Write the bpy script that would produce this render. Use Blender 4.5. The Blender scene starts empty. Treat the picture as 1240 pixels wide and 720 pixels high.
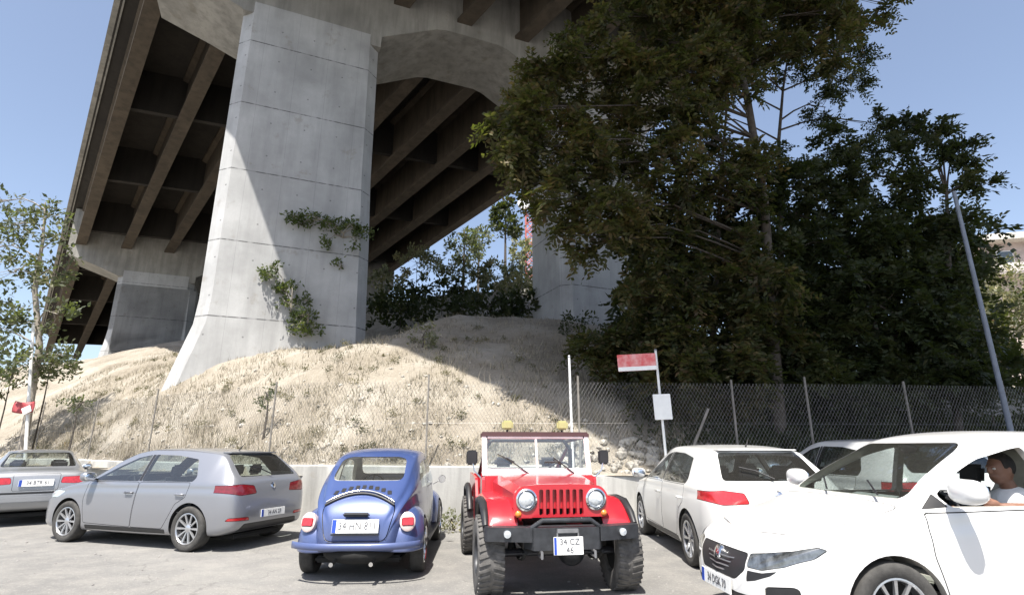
import bpy, bmesh, math, random
import numpy as np
from mathutils import Vector, Matrix, noise
from mathutils.bvhtree import BVHTree
from mathutils.geometry import intersect_point_tri_2d
R=math.radians
random.seed(7); rng=np.random.default_rng(7)
sc=bpy.context.scene
COL=sc.collection
# ------------------------------------------------------------------ camera calibration
PITCH=R(15.26); FOC=660.0; CH=1.45
def ray(px,py):
    u=px-620.0; v=360.0-py
    return Vector((u, FOC*math.cos(PITCH)-v*math.sin(PITCH), FOC*math.sin(PITCH)+v*math.cos(PITCH)))
def at(px,py,Y):
    r=ray(px,py); t=Y/r.y
    return Vector((r.x*t, Y, CH+r.z*t))
def ground(px,py,z=0.0):
    r=ray(px,py); t=(z-CH)/r.z
    return Vector((r.x*t,r.y*t,z))
# ------------------------------------------------------------------ tagging
def tag(o,label=None,cat=None,group=None,kind=None):
    if label: o['label']=label
    if cat: o['category']=cat
    if group: o['group']=group
    if kind: o['kind']=kind
    return o
def empty(name,loc,rz=0,label=None,cat=None,group=None):
    o=bpy.data.objects.new(name,None); COL.objects.link(o)
    o.location=loc; o.rotation_euler=(0,0,rz); o.empty_display_size=.2
    return tag(o,label,cat,group)
def link(name,me,mat=None,parent=None):
    o=bpy.data.objects.new(name,me); COL.objects.link(o)
    if mat is not None and len(me.materials)==0: me.materials.append(mat)
    if parent: o.parent=parent
    return o
def smooth(me,ang=35):
    me.polygons.foreach_set('use_smooth',[True]*len(me.polygons))
    try: me.set_sharp_from_angle(angle=R(ang))
    except Exception: pass
# ------------------------------------------------------------------ node helpers
def newmat(name):
    m=bpy.data.materials.new(name); m.use_nodes=True
    nt=m.node_tree; b=nt.nodes['Principled BSDF']
    return m,nt,b
def N(nt,t,**k):
    n=nt.nodes.new(t)
    for a,v in k.items():
        if hasattr(n,a): setattr(n,a,v)
    return n
def L(nt,a,b): nt.links.new(a,b)
def ramp(nt,fac,stops):
    r=N(nt,'ShaderNodeValToRGB'); L(nt,fac,r.inputs[0])
    el=r.color_ramp.elements
    while len(el)<len(stops): el.new(.5)
    for e,(p,c) in zip(el,stops): e.position=p; e.color=(c[0],c[1],c[2],1) if not isinstance(c,(int,float)) else (c,c,c,1)
    return r.outputs[0]
def noise_tex(nt,scale,detail=5,rough=.6,vec=None,dim=None):
    n=N(nt,'ShaderNodeTexNoise'); n.inputs['Scale'].default_value=scale
    n.inputs['Detail'].default_value=detail; n.inputs['Roughness'].default_value=rough
    if vec is not None: L(nt,vec,n.inputs['Vector'])
    return n.outputs['Fac']
def coord(nt,kind='Object'): return N(nt,'ShaderNodeTexCoord').outputs[kind]
def mixc(nt,f,a,b,mode='MIX'):
    m=N(nt,'ShaderNodeMix',data_type='RGBA',blend_type=mode)
    for i,x in ((0,f),(6,a),(7,b)):
        if isinstance(x,(int,float)): m.inputs[i].default_value=x
        elif isinstance(x,(tuple,list)): m.inputs[i].default_value=(x[0],x[1],x[2],1)
        else: L(nt,x,m.inputs[i])
    return m.outputs[2]
def bump(nt,h,b,strength=.3,dist=.01):
    n=N(nt,'ShaderNodeBump'); n.inputs['Strength'].default_value=strength; n.inputs['Distance'].default_value=dist
    L(nt,h,n.inputs['Height']); L(nt,n.outputs[0],b.inputs['Normal'])
def simple(name,col,rough=.5,metal=0,coat=0,var=.12,scale=8,bmp=0,bscale=60,emis=None,spec=None):
    m,nt,b=newmat(name)
    v=coord(nt)
    f=noise_tex(nt,scale,4,.6,v)
    lo=tuple(c*(1-var) for c in col); hi=tuple(min(1,c*(1+var)) for c in col)
    L(nt,ramp(nt,f,[(.3,lo),(.7,hi)]),b.inputs['Base Color'])
    b.inputs['Roughness'].default_value=rough; b.inputs['Metallic'].default_value=metal
    b.inputs['Coat Weight'].default_value=coat; b.inputs['Coat Roughness'].default_value=.06
    if spec is not None: b.inputs['Specular IOR Level'].default_value=spec
    if bmp: bump(nt,noise_tex(nt,bscale,6,.7,v),b,bmp,.01)
    return m
def paint(name,col,rough=.35,metal=0,dust=.12):
    m,nt,b=newmat(name); v=coord(nt)
    # road dust thickens towards the sills and in blotches
    sep=N(nt,'ShaderNodeSeparateXYZ'); L(nt,v,sep.inputs[0])
    mr=N(nt,'ShaderNodeMapRange'); L(nt,sep.outputs[2],mr.inputs[0])
    mr.inputs[1].default_value=.2; mr.inputs[2].default_value=.75; mr.inputs[3].default_value=1; mr.inputs[4].default_value=.15
    nz=noise_tex(nt,5,6,.65,v)
    mu=N(nt,'ShaderNodeMath',operation='MULTIPLY'); L(nt,mr.outputs[0],mu.inputs[0]); L(nt,nz,mu.inputs[1])
    m2=N(nt,'ShaderNodeMath',operation='MULTIPLY'); L(nt,mu.outputs[0],m2.inputs[0]); m2.inputs[1].default_value=dust*2.5
    c=mixc(nt,m2.outputs[0],col,(.36,.33,.28))
    L(nt,c,b.inputs['Base Color'])
    b.inputs['Metallic'].default_value=metal
    rr=N(nt,'ShaderNodeMath',operation='MULTIPLY_ADD'); L(nt,m2.outputs[0],rr.inputs[0]); rr.inputs[1].default_value=.5; rr.inputs[2].default_value=rough
    L(nt,rr.outputs[0],b.inputs['Roughness'])
    b.inputs['Coat Weight'].default_value=.8; b.inputs['Coat Roughness'].default_value=.07
    return m
def glassmat(name,tint=(.55,.6,.58),gloss=.06,rough=.02):
    m=bpy.data.materials.new(name); m.use_nodes=True; nt=m.node_tree; nt.nodes.clear()
    out=N(nt,'ShaderNodeOutputMaterial'); tr=N(nt,'ShaderNodeBsdfTransparent'); gl=N(nt,'ShaderNodeBsdfGlossy')
    tr.inputs[0].default_value=(*tint,1); gl.inputs['Roughness'].default_value=rough
    gl.inputs['Color'].default_value=(.9,.95,1,1)
    lw_=N(nt,'ShaderNodeLayerWeight'); lw_.inputs[0].default_value=.5
    pw=N(nt,'ShaderNodeMath',operation='POWER'); L(nt,lw_.outputs['Facing'],pw.inputs[0]); pw.inputs[1].default_value=4.0
    ad=N(nt,'ShaderNodeMath',operation='MULTIPLY_ADD'); ad.inputs[1].default_value=.9; ad.inputs[2].default_value=.04+gloss; ad.use_clamp=True
    L(nt,pw.outputs[0],ad.inputs[0])
    # a film of dust scatters a little light
    df=N(nt,'ShaderNodeBsdfDiffuse'); df.inputs[0].default_value=(.5,.48,.44,1)
    mx=N(nt,'ShaderNodeMixShader'); mx.inputs[0].default_value=.035; L(nt,tr.outputs[0],mx.inputs[1]); L(nt,df.outputs[0],mx.inputs[2])
    m2=N(nt,'ShaderNodeMixShader'); L(nt,ad.outputs[0],m2.inputs[0]); L(nt,mx.outputs[0],m2.inputs[1]); L(nt,gl.outputs[0],m2.inputs[2])
    L(nt,m2.outputs[0],out.inputs[0])
    return m
def leafmat(name,cols,trans=.35,rough=.55):
    m=bpy.data.materials.new(name); m.use_nodes=True; nt=m.node_tree; b=nt.nodes['Principled BSDF']
    g=N(nt,'ShaderNodeNewGeometry')
    n=len(cols)
    c=ramp(nt,g.outputs['Random Per Island'],[(i/(n-1) if n>1 else 0,cc) for i,cc in enumerate(cols)])
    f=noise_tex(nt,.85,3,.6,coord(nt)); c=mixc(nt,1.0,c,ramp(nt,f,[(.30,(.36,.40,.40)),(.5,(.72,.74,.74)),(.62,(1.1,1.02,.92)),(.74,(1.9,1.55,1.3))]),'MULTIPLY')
    L(nt,c,b.inputs['Base Color']); b.inputs['Roughness'].default_value=rough
    b.inputs['Specular IOR Level'].default_value=.25
    t=N(nt,'ShaderNodeBsdfTranslucent'); c2=mixc(nt,.5,c,(.30,.38,.04),'MIX'); L(nt,c2,t.inputs[0])
    mx=N(nt,'ShaderNodeMixShader'); mx.inputs[0].default_value=trans
    L(nt,b.outputs[0],mx.inputs[1]); L(nt,t.outputs[0],mx.inputs[2])
    L(nt,mx.outputs[0],nt.nodes['Material Output'].inputs[0])
    return m
# ------------------------------------------------------------------ mesh builder
class MB:
    def __init__(s): s.bm=bmesh.new()
    def box(s,x0,x1,y0,y1,z0,z1,bev=0,M=None,taper=None):
        vs=[(x,y,z) for x in (x0,x1) for y in (y0,y1) for z in (z0,z1)]
        v=[s.bm.verts.new(p) for p in vs]
        fs=[(0,1,3,2),(4,6,7,5),(0,4,5,1),(2,3,7,6),(0,2,6,4),(1,5,7,3)]
        f=[s.bm.faces.new([v[i] for i in q]) for q in fs]
        if bev>0:
            es={e for q in f for e in q.edges}
            r=bmesh.ops.bevel(s.bm,geom=list(es),offset=bev,segments=2,affect='EDGES',clamp_overlap=True)
            v=list({w for q in r['faces'] for w in q.verts}|{w for w in v if w.is_valid})
        if M is not None: bmesh.ops.transform(s.bm,matrix=M,verts=[w for w in v if w.is_valid])
        return v
    def tube(s,pts,rad,seg=8,cap=True):
        pts=[Vector(p) for p in pts]; n=len(pts)
        if isinstance(rad,(int,float)): rad=[rad]*n
        prev=None; rings=[]
        for i,p in enumerate(pts):
            t=(pts[min(i+1,n-1)]-pts[max(i-1,0)])
            if t.length<1e-9: t=Vector((0,0,1))
            t.normalize()
            if prev is None:
                a=Vector((1,0,0)) if abs(t.x)<.9 else Vector((0,1,0))
            else: a=prev
            u=(a-t*a.dot(t)).normalized(); w=t.cross(u); prev=u
            rings.append([s.bm.verts.new(p+(u*math.cos(k*2*math.pi/seg)+w*math.sin(k*2*math.pi/seg))*rad[i]) for k in range(seg)])
        for i in range(n-1):
            for k in range(seg):
                s.bm.faces.new((rings[i][k],rings[i][(k+1)%seg],rings[i+1][(k+1)%seg],rings[i+1][k]))
        if cap:
            s.bm.faces.new(list(reversed(rings[0]))); s.bm.faces.new(rings[-1])
        return s
    def lathe(s,prof,c=(0,0,0),axis='y',seg=32,close=False):
        # prof: list of (r, h) along axis
        c=Vector(c); rings=[]
        for r,h in prof:
            rg=[]
            for k in range(seg):
                a=2*math.pi*k/seg; x,y=r*math.cos(a),r*math.sin(a)
                p={'y':Vector((x,h,y)),'x':Vector((h,x,y)),'z':Vector((x,y,h))}[axis]
                rg.append(s.bm.verts.new(c+p))
            rings.append(rg)
        m=len(rings)
        for i in range(m if close else m-1):
            a,b=rings[i],rings[(i+1)%m]
            for k in range(seg):
                s.bm.faces.new((a[k],a[(k+1)%seg],b[(k+1)%seg],b[k]))
        if not close:
            for rg,q in ((rings[0],1),(rings[-1],0)):
                s.bm.faces.new(rg if not q else list(reversed(rg)))
        return s
    def ell(s,c,r,seg=20,rings=12,M=None,p=1.0):
        res=bmesh.ops.create_uvsphere(s.bm,u_segments=seg,v_segments=rings,radius=1)
        for v in res['verts']:
            q=v.co
            if p!=1.0: q=Vector([math.copysign(abs(a)**p,a) for a in q])
            v.co=Vector((q.x*r[0],q.y*r[1],q.z*r[2]))
            if M is not None: v.co=M@v.co
            v.co+=Vector(c)
        return s
    def prism(s,poly,axis,a,b):
        # poly 2D; axis extruded: 'y': (x,z) ; 'x': (y,z) ; 'z': (x,y)
        def P(q,h): return {'y':(q[0],h,q[1]),'x':(h,q[0],q[1]),'z':(q[0],q[1],h)}[axis]
        A=[s.bm.verts.new(P(q,a)) for q in poly]; B=[s.bm.verts.new(P(q,b)) for q in poly]
        n=len(poly)
        s.bm.faces.new(A); s.bm.faces.new(list(reversed(B)))
        for i in range(n): s.bm.faces.new((A[i],B[i],B[(i+1)%n],A[(i+1)%n]))
        return s
    def mesh(s,name='m'):
        bmesh.ops.recalc_face_normals(s.bm,faces=s.bm.faces[:])
        me=bpy.data.meshes.new(name); s.bm.to_mesh(me); s.bm.free(); return me
    def build(s,name,mat,parent=None,sm=None):
        me=s.mesh(name)
        if sm: smooth(me,sm)
        return link(name,me,mat,parent)
def pchip(tab):
    xs=[t[0] for t in tab]; ys=[t[1] for t in tab]; n=len(xs)
    h=[xs[i+1]-xs[i] for i in range(n-1)]; d=[(ys[i+1]-ys[i])/h[i] for i in range(n-1)]
    m=[0]*n; m[0]=d[0]; m[-1]=d[-1]
    for i in range(1,n-1):
        if d[i-1]*d[i]>0:
            w1=2*h[i]+h[i-1]; w2=h[i]+2*h[i-1]; m[i]=(w1+w2)/(w1/d[i-1]+w2/d[i])
    def f(x):
        if x<=xs[0]: return ys[0]
        if x>=xs[-1]: return ys[-1]
        i=max(k for k in range(n-1) if xs[k]<=x); t=(x-xs[i])/h[i]
        return ((1+2*t)*(1-t)**2*ys[i]+t*(1-t)**2*h[i]*m[i]+t*t*(3-2*t)*ys[i+1]+t*t*(t-1)*h[i]*m[i+1])
    return f
def chaikin(poly,it=2,q=.25):
    for _ in range(it):
        o=[]
        for i in range(len(poly)):
            a=poly[i]; b=poly[(i+1)%len(poly)]
            o.append((a[0]*(1-q)+b[0]*q,a[1]*(1-q)+b[1]*q)); o.append((a[0]*q+b[0]*(1-q),a[1]*q+b[1]*(1-q)))
        poly=o
    return poly
def roundpoly(poly,r=.04,k=4):
    o=[];n=len(poly)
    for i in range(n):
        p=Vector(poly[i]); a=Vector(poly[i-1])-p; b=Vector(poly[(i+1)%n])-p
        d=min(r,a.length*.45,b.length*.45); a=p+a.normalized()*d; b=p+b.normalized()*d
        for j in range(k+1):
            t=j/k; q=a*(1-t)**2+p*2*t*(1-t)+b*t*t; o.append((q.x,q.y))
    return o
def area(p): return sum(p[i][0]*p[(i+1)%len(p)][1]-p[(i+1)%len(p)][0]*p[i][1] for i in range(len(p)))/2
def grow(poly,d):
    s=1 if area(poly)>0 else -1; n=len(poly); o=[]
    for i in range(n):
        a=Vector(poly[i-1]); p=Vector(poly[i]); b=Vector(poly[(i+1)%n])
        e1=(p-a); e2=(b-p)
        if e1.length<1e-7: e1=e2
        if e2.length<1e-7: e2=e1
        e1.normalize(); e2.normalize()
        n1=Vector((e1.y,-e1.x))*s; n2=Vector((e2.y,-e2.x))*s
        m=(n1+n2); 
        if m.length<1e-6: m=n1
        m.normalize(); k=max(.5,m.dot(n1)); q=p+m*(d/k); o.append((q.x,q.y))
    return o
def inside(poly,p):
    c=False;n=len(poly);x,y=p
    for i in range(n):
        x1,y1=poly[i]; x2,y2=poly[i-1]
        if (y1>y)!=(y2>y) and x<(x2-x1)*(y-y1)/(y2-y1)+x1: c=not c
    return c
def boolean(me,cut,op):
    a=bpy.data.objects.new('tmp_a',me); b=bpy.data.objects.new('tmp_b',cut)
    COL.objects.link(a); COL.objects.link(b)
    md=a.modifiers.new('b','BOOLEAN'); md.operation=op; md.object=b; md.solver='EXACT'
    dg=bpy.context.evaluated_depsgraph_get(); dg.update()
    r=bpy.data.meshes.new_from_object(a.evaluated_get(dg))
    bpy.data.objects.remove(a); bpy.data.objects.remove(b)
    return r
def pydata(name,V,F,mat,parent=None):
    me=bpy.data.meshes.new(name); me.from_pydata(V,[],F); me.update()
    return link(name,me,mat,parent)
def fastmesh(name,V,k,mat,parent=None):
    """V (n*k,3) array, n faces of k verts each"""
    V=np.asarray(V,dtype=np.float32); n=len(V)//k
    me=bpy.data.meshes.new(name)
    me.vertices.add(n*k); me.vertices.foreach_set('co',V.ravel())
    me.loops.add(n*k); me.loops.foreach_set('vertex_index',np.arange(n*k,dtype=np.int32))
    me.polygons.add(n); me.polygons.foreach_set('loop_start',np.arange(0,n*k,k,dtype=np.int32))
    me.update(calc_edges=True); me.validate()
    return link(name,me,mat,parent)
def textmesh(s,size,depth=.002):
    cu=bpy.data.curves.new('txt','FONT'); cu.body=s; cu.size=size; cu.align_x='CENTER'; cu.align_y='CENTER'; cu.extrude=depth; cu.resolution_u=2
    o=bpy.data.objects.new('txt',cu); COL.objects.link(o)
    dg=bpy.context.evaluated_depsgraph_get(); dg.update()
    me=bpy.data.meshes.new_from_object(o.evaluated_get(dg)); bpy.data.objects.remove(o)
    return me
def textobj(s,size,M,mat,parent,sx=1):
    me=textmesh(s,size); me.transform(M@Matrix.Diagonal((sx,1,1,1))); me.materials.clear()
    return link('lettering',me,mat,parent)
# ------------------------------------------------------------------ shared materials
M={}
M['silver']=paint('silver_paint',(.27,.28,.31),.33,.55)
M['silver2']=paint('pale_silver_paint',(.30,.31,.33),.35,.5)
M['white']=paint('white_paint',(.66,.66,.655),.28,0,.08)
M['white2']=paint('white_paint_warm',(.66,.66,.64),.3,0,.13)
M['blue']=paint('blue_paint',(.042,.075,.215),.38,.15,.12)
M['red']=paint('red_paint',(.42,.010,.022),.33,0,.10)
M['maroon']=simple('maroon_cloth',(.045,.012,.014),.7)
M['black']=simple('black_plastic',(.02,.02,.022),.45,var=.2)
M['blackmetal']=simple('black_powdercoat',(.035,.037,.042),.42,.2,var=.3,scale=12)
M['dark']=simple('dark_underbody',(.012,.012,.012),.85,var=.4)
M['seat']=simple('seat_cloth',(.045,.045,.05),.9,var=.2,scale=20)
M['seatlight']=simple('pale_seat_cloth',(.45,.40,.33),.9,var=.2,scale=20)
M['dash']=simple('dashboard_plastic',(.035,.035,.038),.6)
M['chrome']=simple('chrome',(.75,.75,.76),.14,1.0,var=.05)
M['alloy']=simple('alloy_rim',(.55,.56,.58),.3,.85,var=.1)
M['steel']=simple('dull_steel',(.30,.30,.31),.45,.8,var=.2)
M['rubber']=simple('tyre_rubber',(.05,.048,.045),.85,var=.35,scale=14,bmp=.3,bscale=90)
M['rubberdust']=simple('dusty_tyre_rubber',(.105,.10,.095),.95,var=.35,scale=12,bmp=.4,bscale=70)
M['glass']=glassmat('window_glass',(.72,.78,.76))
M['glassclear']=glassmat('clear_window_glass',(.93,.96,.95),.02)
M['glassdark']=glassmat('tinted_window_glass',(.42,.47,.46),.04)
M['lampglass']=simple('lamp_glass',(.62,.66,.70),.12,.5,1,var=.15,scale=40)
M['redlamp']=simple('red_lamp_lens',(.42,.02,.025),.15,0,1,var=.25,scale=30)
M['lampdetail']=simple('lamp_glass_with_dark_reflector',(.13,.14,.15),.08,.4,1,var=.9,scale=10)
M['darkredlamp']=simple('dark_red_lamp_lens',(.16,.010,.016),.15,0,1,var=.25,scale=30)
M['amber']=simple('amber_lamp_lens',(.65,.20,.03),.2,0,1)
M['headliner']=simple('pale_headliner',(.42,.40,.36),.9)
M['plate']=simple('number_plate_white',(.78,.78,.76),.4,var=.05)
M['ink']=simple('black_lettering',(.10,.10,.11),.5)
M['plateblue']=simple('plate_blue_band',(.02,.06,.35),.4)
M['mirror']=simple('mirror_glass',(.8,.82,.85),.04,1)
# ------------------------------------------------------------------ car hulls
def ringpts(c,xx,sub=3):
    zb,zt,w,zbelt,wb,wt,cr,zlow=(c[k](xx) for k in ('zb','zt','w','zbelt','wb','wt','cr','zlow'))
    zte=zt-cr; wb=wb*w; zbelt=min(zbelt,zte-.02)
    hz=zbelt-zb
    P=[(0,zb),(w*.45,zb),(w*.88,zb),(w*.965,zb+.06*hz+.015),(w*.985,zb+.2*hz),(w*1.0,zb+.42*hz),(w*1.0,zb+.62*hz),
       (w*.992,zb+.80*hz),(w*.975,zb+.9*hz),(wb,zbelt),
       (wb+(wt-wb)*.33+c['bow'],zbelt+(zte-zbelt)*.33),(wb+(wt-wb)*.68+c['bow'],zbelt+(zte-zbelt)*.68),
       (wt,zte),(wt*.94,zte+cr*.42),(wt*.80,zte+cr*.68),(wt*.5,zte+cr*.9),(wt*.22,zt-cr*.02),(0,zt)]
    out=[]
    n=len(P)
    for i in range(n-1):
        p0=P[max(i-1,0)];p1=P[i];p2=P[i+1];p3=P[min(i+2,n-1)]
        for j in range(sub):
            t=j/sub
            q=[]
            for a in (0,1):
                m1=(p2[a]-p0[a])*.4; m2=(p3[a]-p1[a])*.4
                q.append((2*t**3-3*t*t+1)*p1[a]+(t**3-2*t*t+t)*m1+(3*t*t-2*t**3)*p2[a]+(t**3-t*t)*m2)
            q[0]=max(q[0],0) ; out.append(tuple(q))
    out.append(P[-1]); out[0]=P[0]
    return out
def hull(c,n=84,shrink=None):
    x0,x1=c['x0'],c['x1']
    bm=bmesh.new(); rings=[]
    for i in range(n+1):
        t=i/n; e=.5-.5*math.cos(math.pi*t); t2=.55*t+.45*e
        x=x0+(x1-x0)*t2
        h=ringpts(c,x)
        if shrink: h=[shrink(x,y,z) for y,z in h]; X=shrink.x(x)
        else: X=x
        full=h+[(-y,z) for y,z in h[-2:0:-1]]
        rings.append([bm.verts.new((X,y,z)) for y,z in full])
    m=len(rings[0])
    for i in range(n):
        for k in range(m):
            bm.faces.new((rings[i][k],rings[i][(k+1)%m],rings[i+1][(k+1)%m],rings[i+1][k]))
    bm.faces.new(rings[0]); bm.faces.new(list(reversed(rings[-1])))
    bmesh.ops.recalc_face_normals(bm,faces=bm.faces[:])
    me=bpy.data.meshes.new('hull'); bm.to_mesh(me); bm.free()
    return me
def hull_ref(me):
    bm=bmesh.new(); bm.from_mesh(me); bmesh.ops.triangulate(bm,faces=bm.faces[:])
    bm.normal_update()
    bv=BVHTree.FromBMesh(bm)
    tri=[([v.co.copy() for v in f.verts],[v.normal.copy() for v in f.verts]) for f in bm.faces]
    bm.free()
    return bv,tri
def finish(me,ref,matout,matin,tol=.014):
    """outer faces take the hull's smooth normals and the outer material, cut walls the inner one"""
    bv,tri=ref
    me.materials.clear(); me.materials.append(matout); me.materials.append(matin)
    nl=[Vector((0,0,1))]*len(me.loops)
    for p in me.polygons:
        loc,nor,idx,d=bv.find_nearest(p.center)
        p.use_smooth=True
        outer=d<tol and nor.dot(p.normal)>.6
        p.material_index=0 if outer else 1
        for li in p.loop_indices:
            if outer:
                co=me.vertices[me.loops[li].vertex_index].co
                l2,n2,i2,d2=bv.find_nearest(co)
                if i2 is not None and d2<.02:
                    vs,ns=tri[i2]
                    a,b,c=vs; v0=b-a;v1=c-a;v2=l2-a
                    d00=v0.dot(v0);d01=v0.dot(v1);d11=v1.dot(v1);d20=v2.dot(v0);d21=v2.dot(v1);den=d00*d11-d01*d01
                    if abs(den)>1e-14:
                        v=(d11*d20-d01*d21)/den;w=(d00*d21-d01*d20)/den;u=1-v-w
                        nn=(ns[0]*u+ns[1]*v+ns[2]*w)
                        if nn.length>1e-6 and nn.normalized().dot(p.normal)>.5: nl[li]=nn.normalized(); continue
            nl[li]=p.normal.copy()
    me.normals_split_custom_set([tuple(v) for v in nl])
    return me
def comps(me):
    bm=bmesh.new(); bm.from_mesh(me); bm.faces.ensure_lookup_table()
    seen=set(); out=[]
    for f in bm.faces:
        if f.index in seen: continue
        st=[f]; seen.add(f.index); cur=[]
        while st:
            g=st.pop(); cur.append(g.index)
            for e in g.edges:
                for h in e.link_faces:
                    if h.index not in seen: seen.add(h.index); st.append(h)
        out.append(cur)
    res=[]
    for cur in out:
        cs=set(cur); b2=bm.copy(); b2.faces.ensure_lookup_table()
        bmesh.ops.delete(b2,geom=[b2.faces[i] for i in range(len(b2.faces)) if i not in cs],context='FACES')
        m2=bpy.data.meshes.new('c'); b2.to_mesh(m2); b2.free(); res.append(m2)
    bm.free(); return res
def keep_largest(me):
    bm=bmesh.new(); bm.from_mesh(me); seen=set(); best=set()
    for v in bm.verts:
        if v in seen: continue
        st=[v]; seen.add(v); cur=[v]
        while st:
            a=st.pop()
            for e in a.link_edges:
                w=e.other_vert(a)
                if w not in seen: seen.add(w); cur.append(w); st.append(w)
        if len(cur)>len(best): best=set(cur)
    bmesh.ops.delete(bm,geom=[v for v in bm.verts if v not in best],context='VERTS')
    bm.to_mesh(me); bm.free()
def proj(axis,p): return {'y':(p[0],p[2],p[1]),'x':(p[1],p[2],p[0]),'z':(p[0],p[1],p[2])}[axis]
def inl(name,axis,poly,rg,mat,mirror=True,r=.03,gap=.006,child=None,off=0):
    return dict(name=name,axis=axis,poly=roundpoly(poly,r),rg=rg,mat=mat,mirror=mirror,gap=gap,child=child)
def expand(inls):
    o=[]
    for d in inls:
        o.append(d)
        if d['mirror'] is True:
            e=dict(d)
            if d['axis']=='y': e['rg']=(-d['rg'][1],-d['rg'][0])
            else: e['poly']=[( -a,b) if d['axis']=='x' else (a,-b) for a,b in d['poly']]
            o.append(e)
    return o
def wheel(parent,loc,r=.32,w=.205,side=1,style='multi',rimr=None,mat_rim='alloy',tyre='rubber',spokes=10,steer=0):
    rimr=rimr or r*.68
    h=MB(); h.lathe([(rimr*.3,-w*.25),(rimr*.93,-w*.35),(rimr*.93,w*.30*0),(rimr*.25,w*.0)],(0,0,0),'y',28)
    h.lathe([(r*.42,-.02),(r*.42,.0)],(0,0,0),'y',24)
    wh=h.build('wheel',M['dark'],parent,40)
    wh.location=loc; wh.rotation_euler=(0,0,(math.pi if side<0 else 0)+steer)
    t=MB(); a=w/2
    prof=[(rimr,-a*.82),(rimr*1.06,-a*.95),(r*.88,-a*1.04),(r*.955,-a*.96),(r*.985,-a*.84),(r,-a*.6),(r,0),(r,a*.6),(r*.985,a*.84),(r*.955,a*.96),(r*.88,a*1.04),(rimr*1.06,a*.95),(rimr,a*.82)]
    t.lathe(prof,(0,0,0),'y',44,close=True)
    if tyre!='rubber':
        # chunky lugs across the tread
        for k in range(36):
            an=2*math.pi*k/36
            for sgn in (-1,1):
                Mx=Matrix.Rotation(-an,4,'Y')
                t.box(r-.012,r+.007,sgn*a*.12 if sgn>0 else -a*1.0,a*1.0 if sgn>0 else -a*.12,-.014+.012*sgn,.014+.012*sgn,.003,Mx@Matrix.Rotation(R(14*sgn),4,'X'))
    t.build('tyre',M[tyre],wh,38)
    m=MB()
    m.lathe([(rimr*1.02,a*.80),(rimr*1.02,a*.95),(rimr*.97,a*.97),(rimr*.93,a*.85),(rimr*.93,-a*.6),(rimr*1.0,-a*.6)],(0,0,0),'y',36,close=True)
    if style=='steel':
        m.lathe([(rimr*.94,a*.1),(rimr*.9,a*.35),(rimr*.6,a*.5),(rimr*.45,a*.3),(rimr*.2,a*.4),(.001,a*.4)],(0,0,0),'y',28)
    else:
        n=spokes
        for k in range(n):
            an=2*math.pi*k/n
            Mx=Matrix.Rotation(an,4,'Y')
            s0=rimr*.16; s1=rimr*.96; q=math.pi*rimr/n
            ww0=min(.35*2*math.pi*s0/n,.03)+.004; ww1=.28*q*1.0
            vs=[m.bm.verts.new(Mx@Vector(p)) for p in ((s0,a*.42,-ww0),(s0,a*.42,ww0),(s1,a*.80,ww1),(s1,a*.80,-ww1),(s0,a*.72,-ww0*.7),(s0,a*.72,ww0*.7),(s1,a*.90,ww1*.8),(s1,a*.90,-ww1*.8))]
            for f in ((0,1,2,3),(7,6,5,4),(0,4,5,1),(1,5,6,2),(2,6,7,3),(3,7,4,0)): m.bm.faces.new([vs[i] for i in f])
        m.lathe([(rimr*.26,a*.3),(rimr*.26,a*.7),(rimr*.2,a*.78),(.001,a*.8)],(0,0,0),'y',20)
    m.build('rim',M[mat_rim],wh,35)
    return wh
def plate(parent,M4,txt,two=False,w=.52,h=.112):
    b=MB(); b.box(-w/2,w/2,-h/2,h/2,-.006,.006,.003); me=b.mesh(); me.transform(M4)
    p=link('number_plate',me,M['plate'],parent)
    b=MB(); b.box(-w/2+.004,-w/2+.004+w*.085,-h/2+.004,h/2-.004,.006,.009); me=b.mesh(); me.transform(M4)
    link('country_band',me,M['plateblue'],p)
    if two:
        a,c=txt
        textobj(a,h*.5,M4@Matrix.Translation((w*.04,h*.22,.008)),M['ink'],p,.95)
        textobj(c,h*.5,M4@Matrix.Translation((w*.04,-h*.24,.008)),M['ink'],p,.95)
    else: textobj(txt,h*.80,M4@Matrix.Translation((w*.045,0,.008)),M['ink'],p,.80)
    return p
def faceM(origin,normal,up=(0,0,1)):
    n=Vector(normal).normalized(); u=Vector(up); x=u.cross(n).normalized(); y=n.cross(x)
    m=Matrix((x,y,n)).transposed().to_4x4(); m.translation=Vector(origin); return m
def seats(root,mat,rows,zf=.35,w=.25,lean=14,s=1.0,rest=True):
    for x,ys in rows:
        for y in ys:
            b=MB(); b.box(-.25,.25,-w,w,0,.14,.04)
            o=b.build('seat',mat,root,50); o.location=(x,y,zf)
            c=MB(); c.box(-.06,.06,-w*.95,w*.95,0,.60*s,.05,Matrix.Translation((-.25,0,.08))@Matrix.Rotation(R(-lean),4,'Y'))
            c.build('backrest',mat,o,50)
            if not rest: continue
            d=MB(); d.box(-.04,.04,-.13,.13,.62*s,.80*s,.035,Matrix.Translation((-.25,0,.08))@Matrix.Rotation(R(-lean),4,'Y'))
            d.build('head_restraint',mat,o,50)
def steering(root,x,y,z,mat,r=.18):
    b=MB(); pts=[]
    Mx=Matrix.Translation((x,y,z))@Matrix.Rotation(R(-65),4,'Y')
    for k in range(25):
        a=2*math.pi*k/24; pts.append(Mx@Vector((r*math.cos(a),r*math.sin(a),0)))
    b.tube(pts,.014,8,False)
    for a in (0,2.3,-2.3): b.tube([Mx@Vector((0,0,0)),Mx@Vector((r*math.cos(a),r*math.sin(a),0))],.012,6)
    b.tube([Mx@Vector((0,0,.01)),Mx@Vector((0,0,-.35))],.03,8)
    b.build('steering_wheel',mat,root,50)
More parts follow.
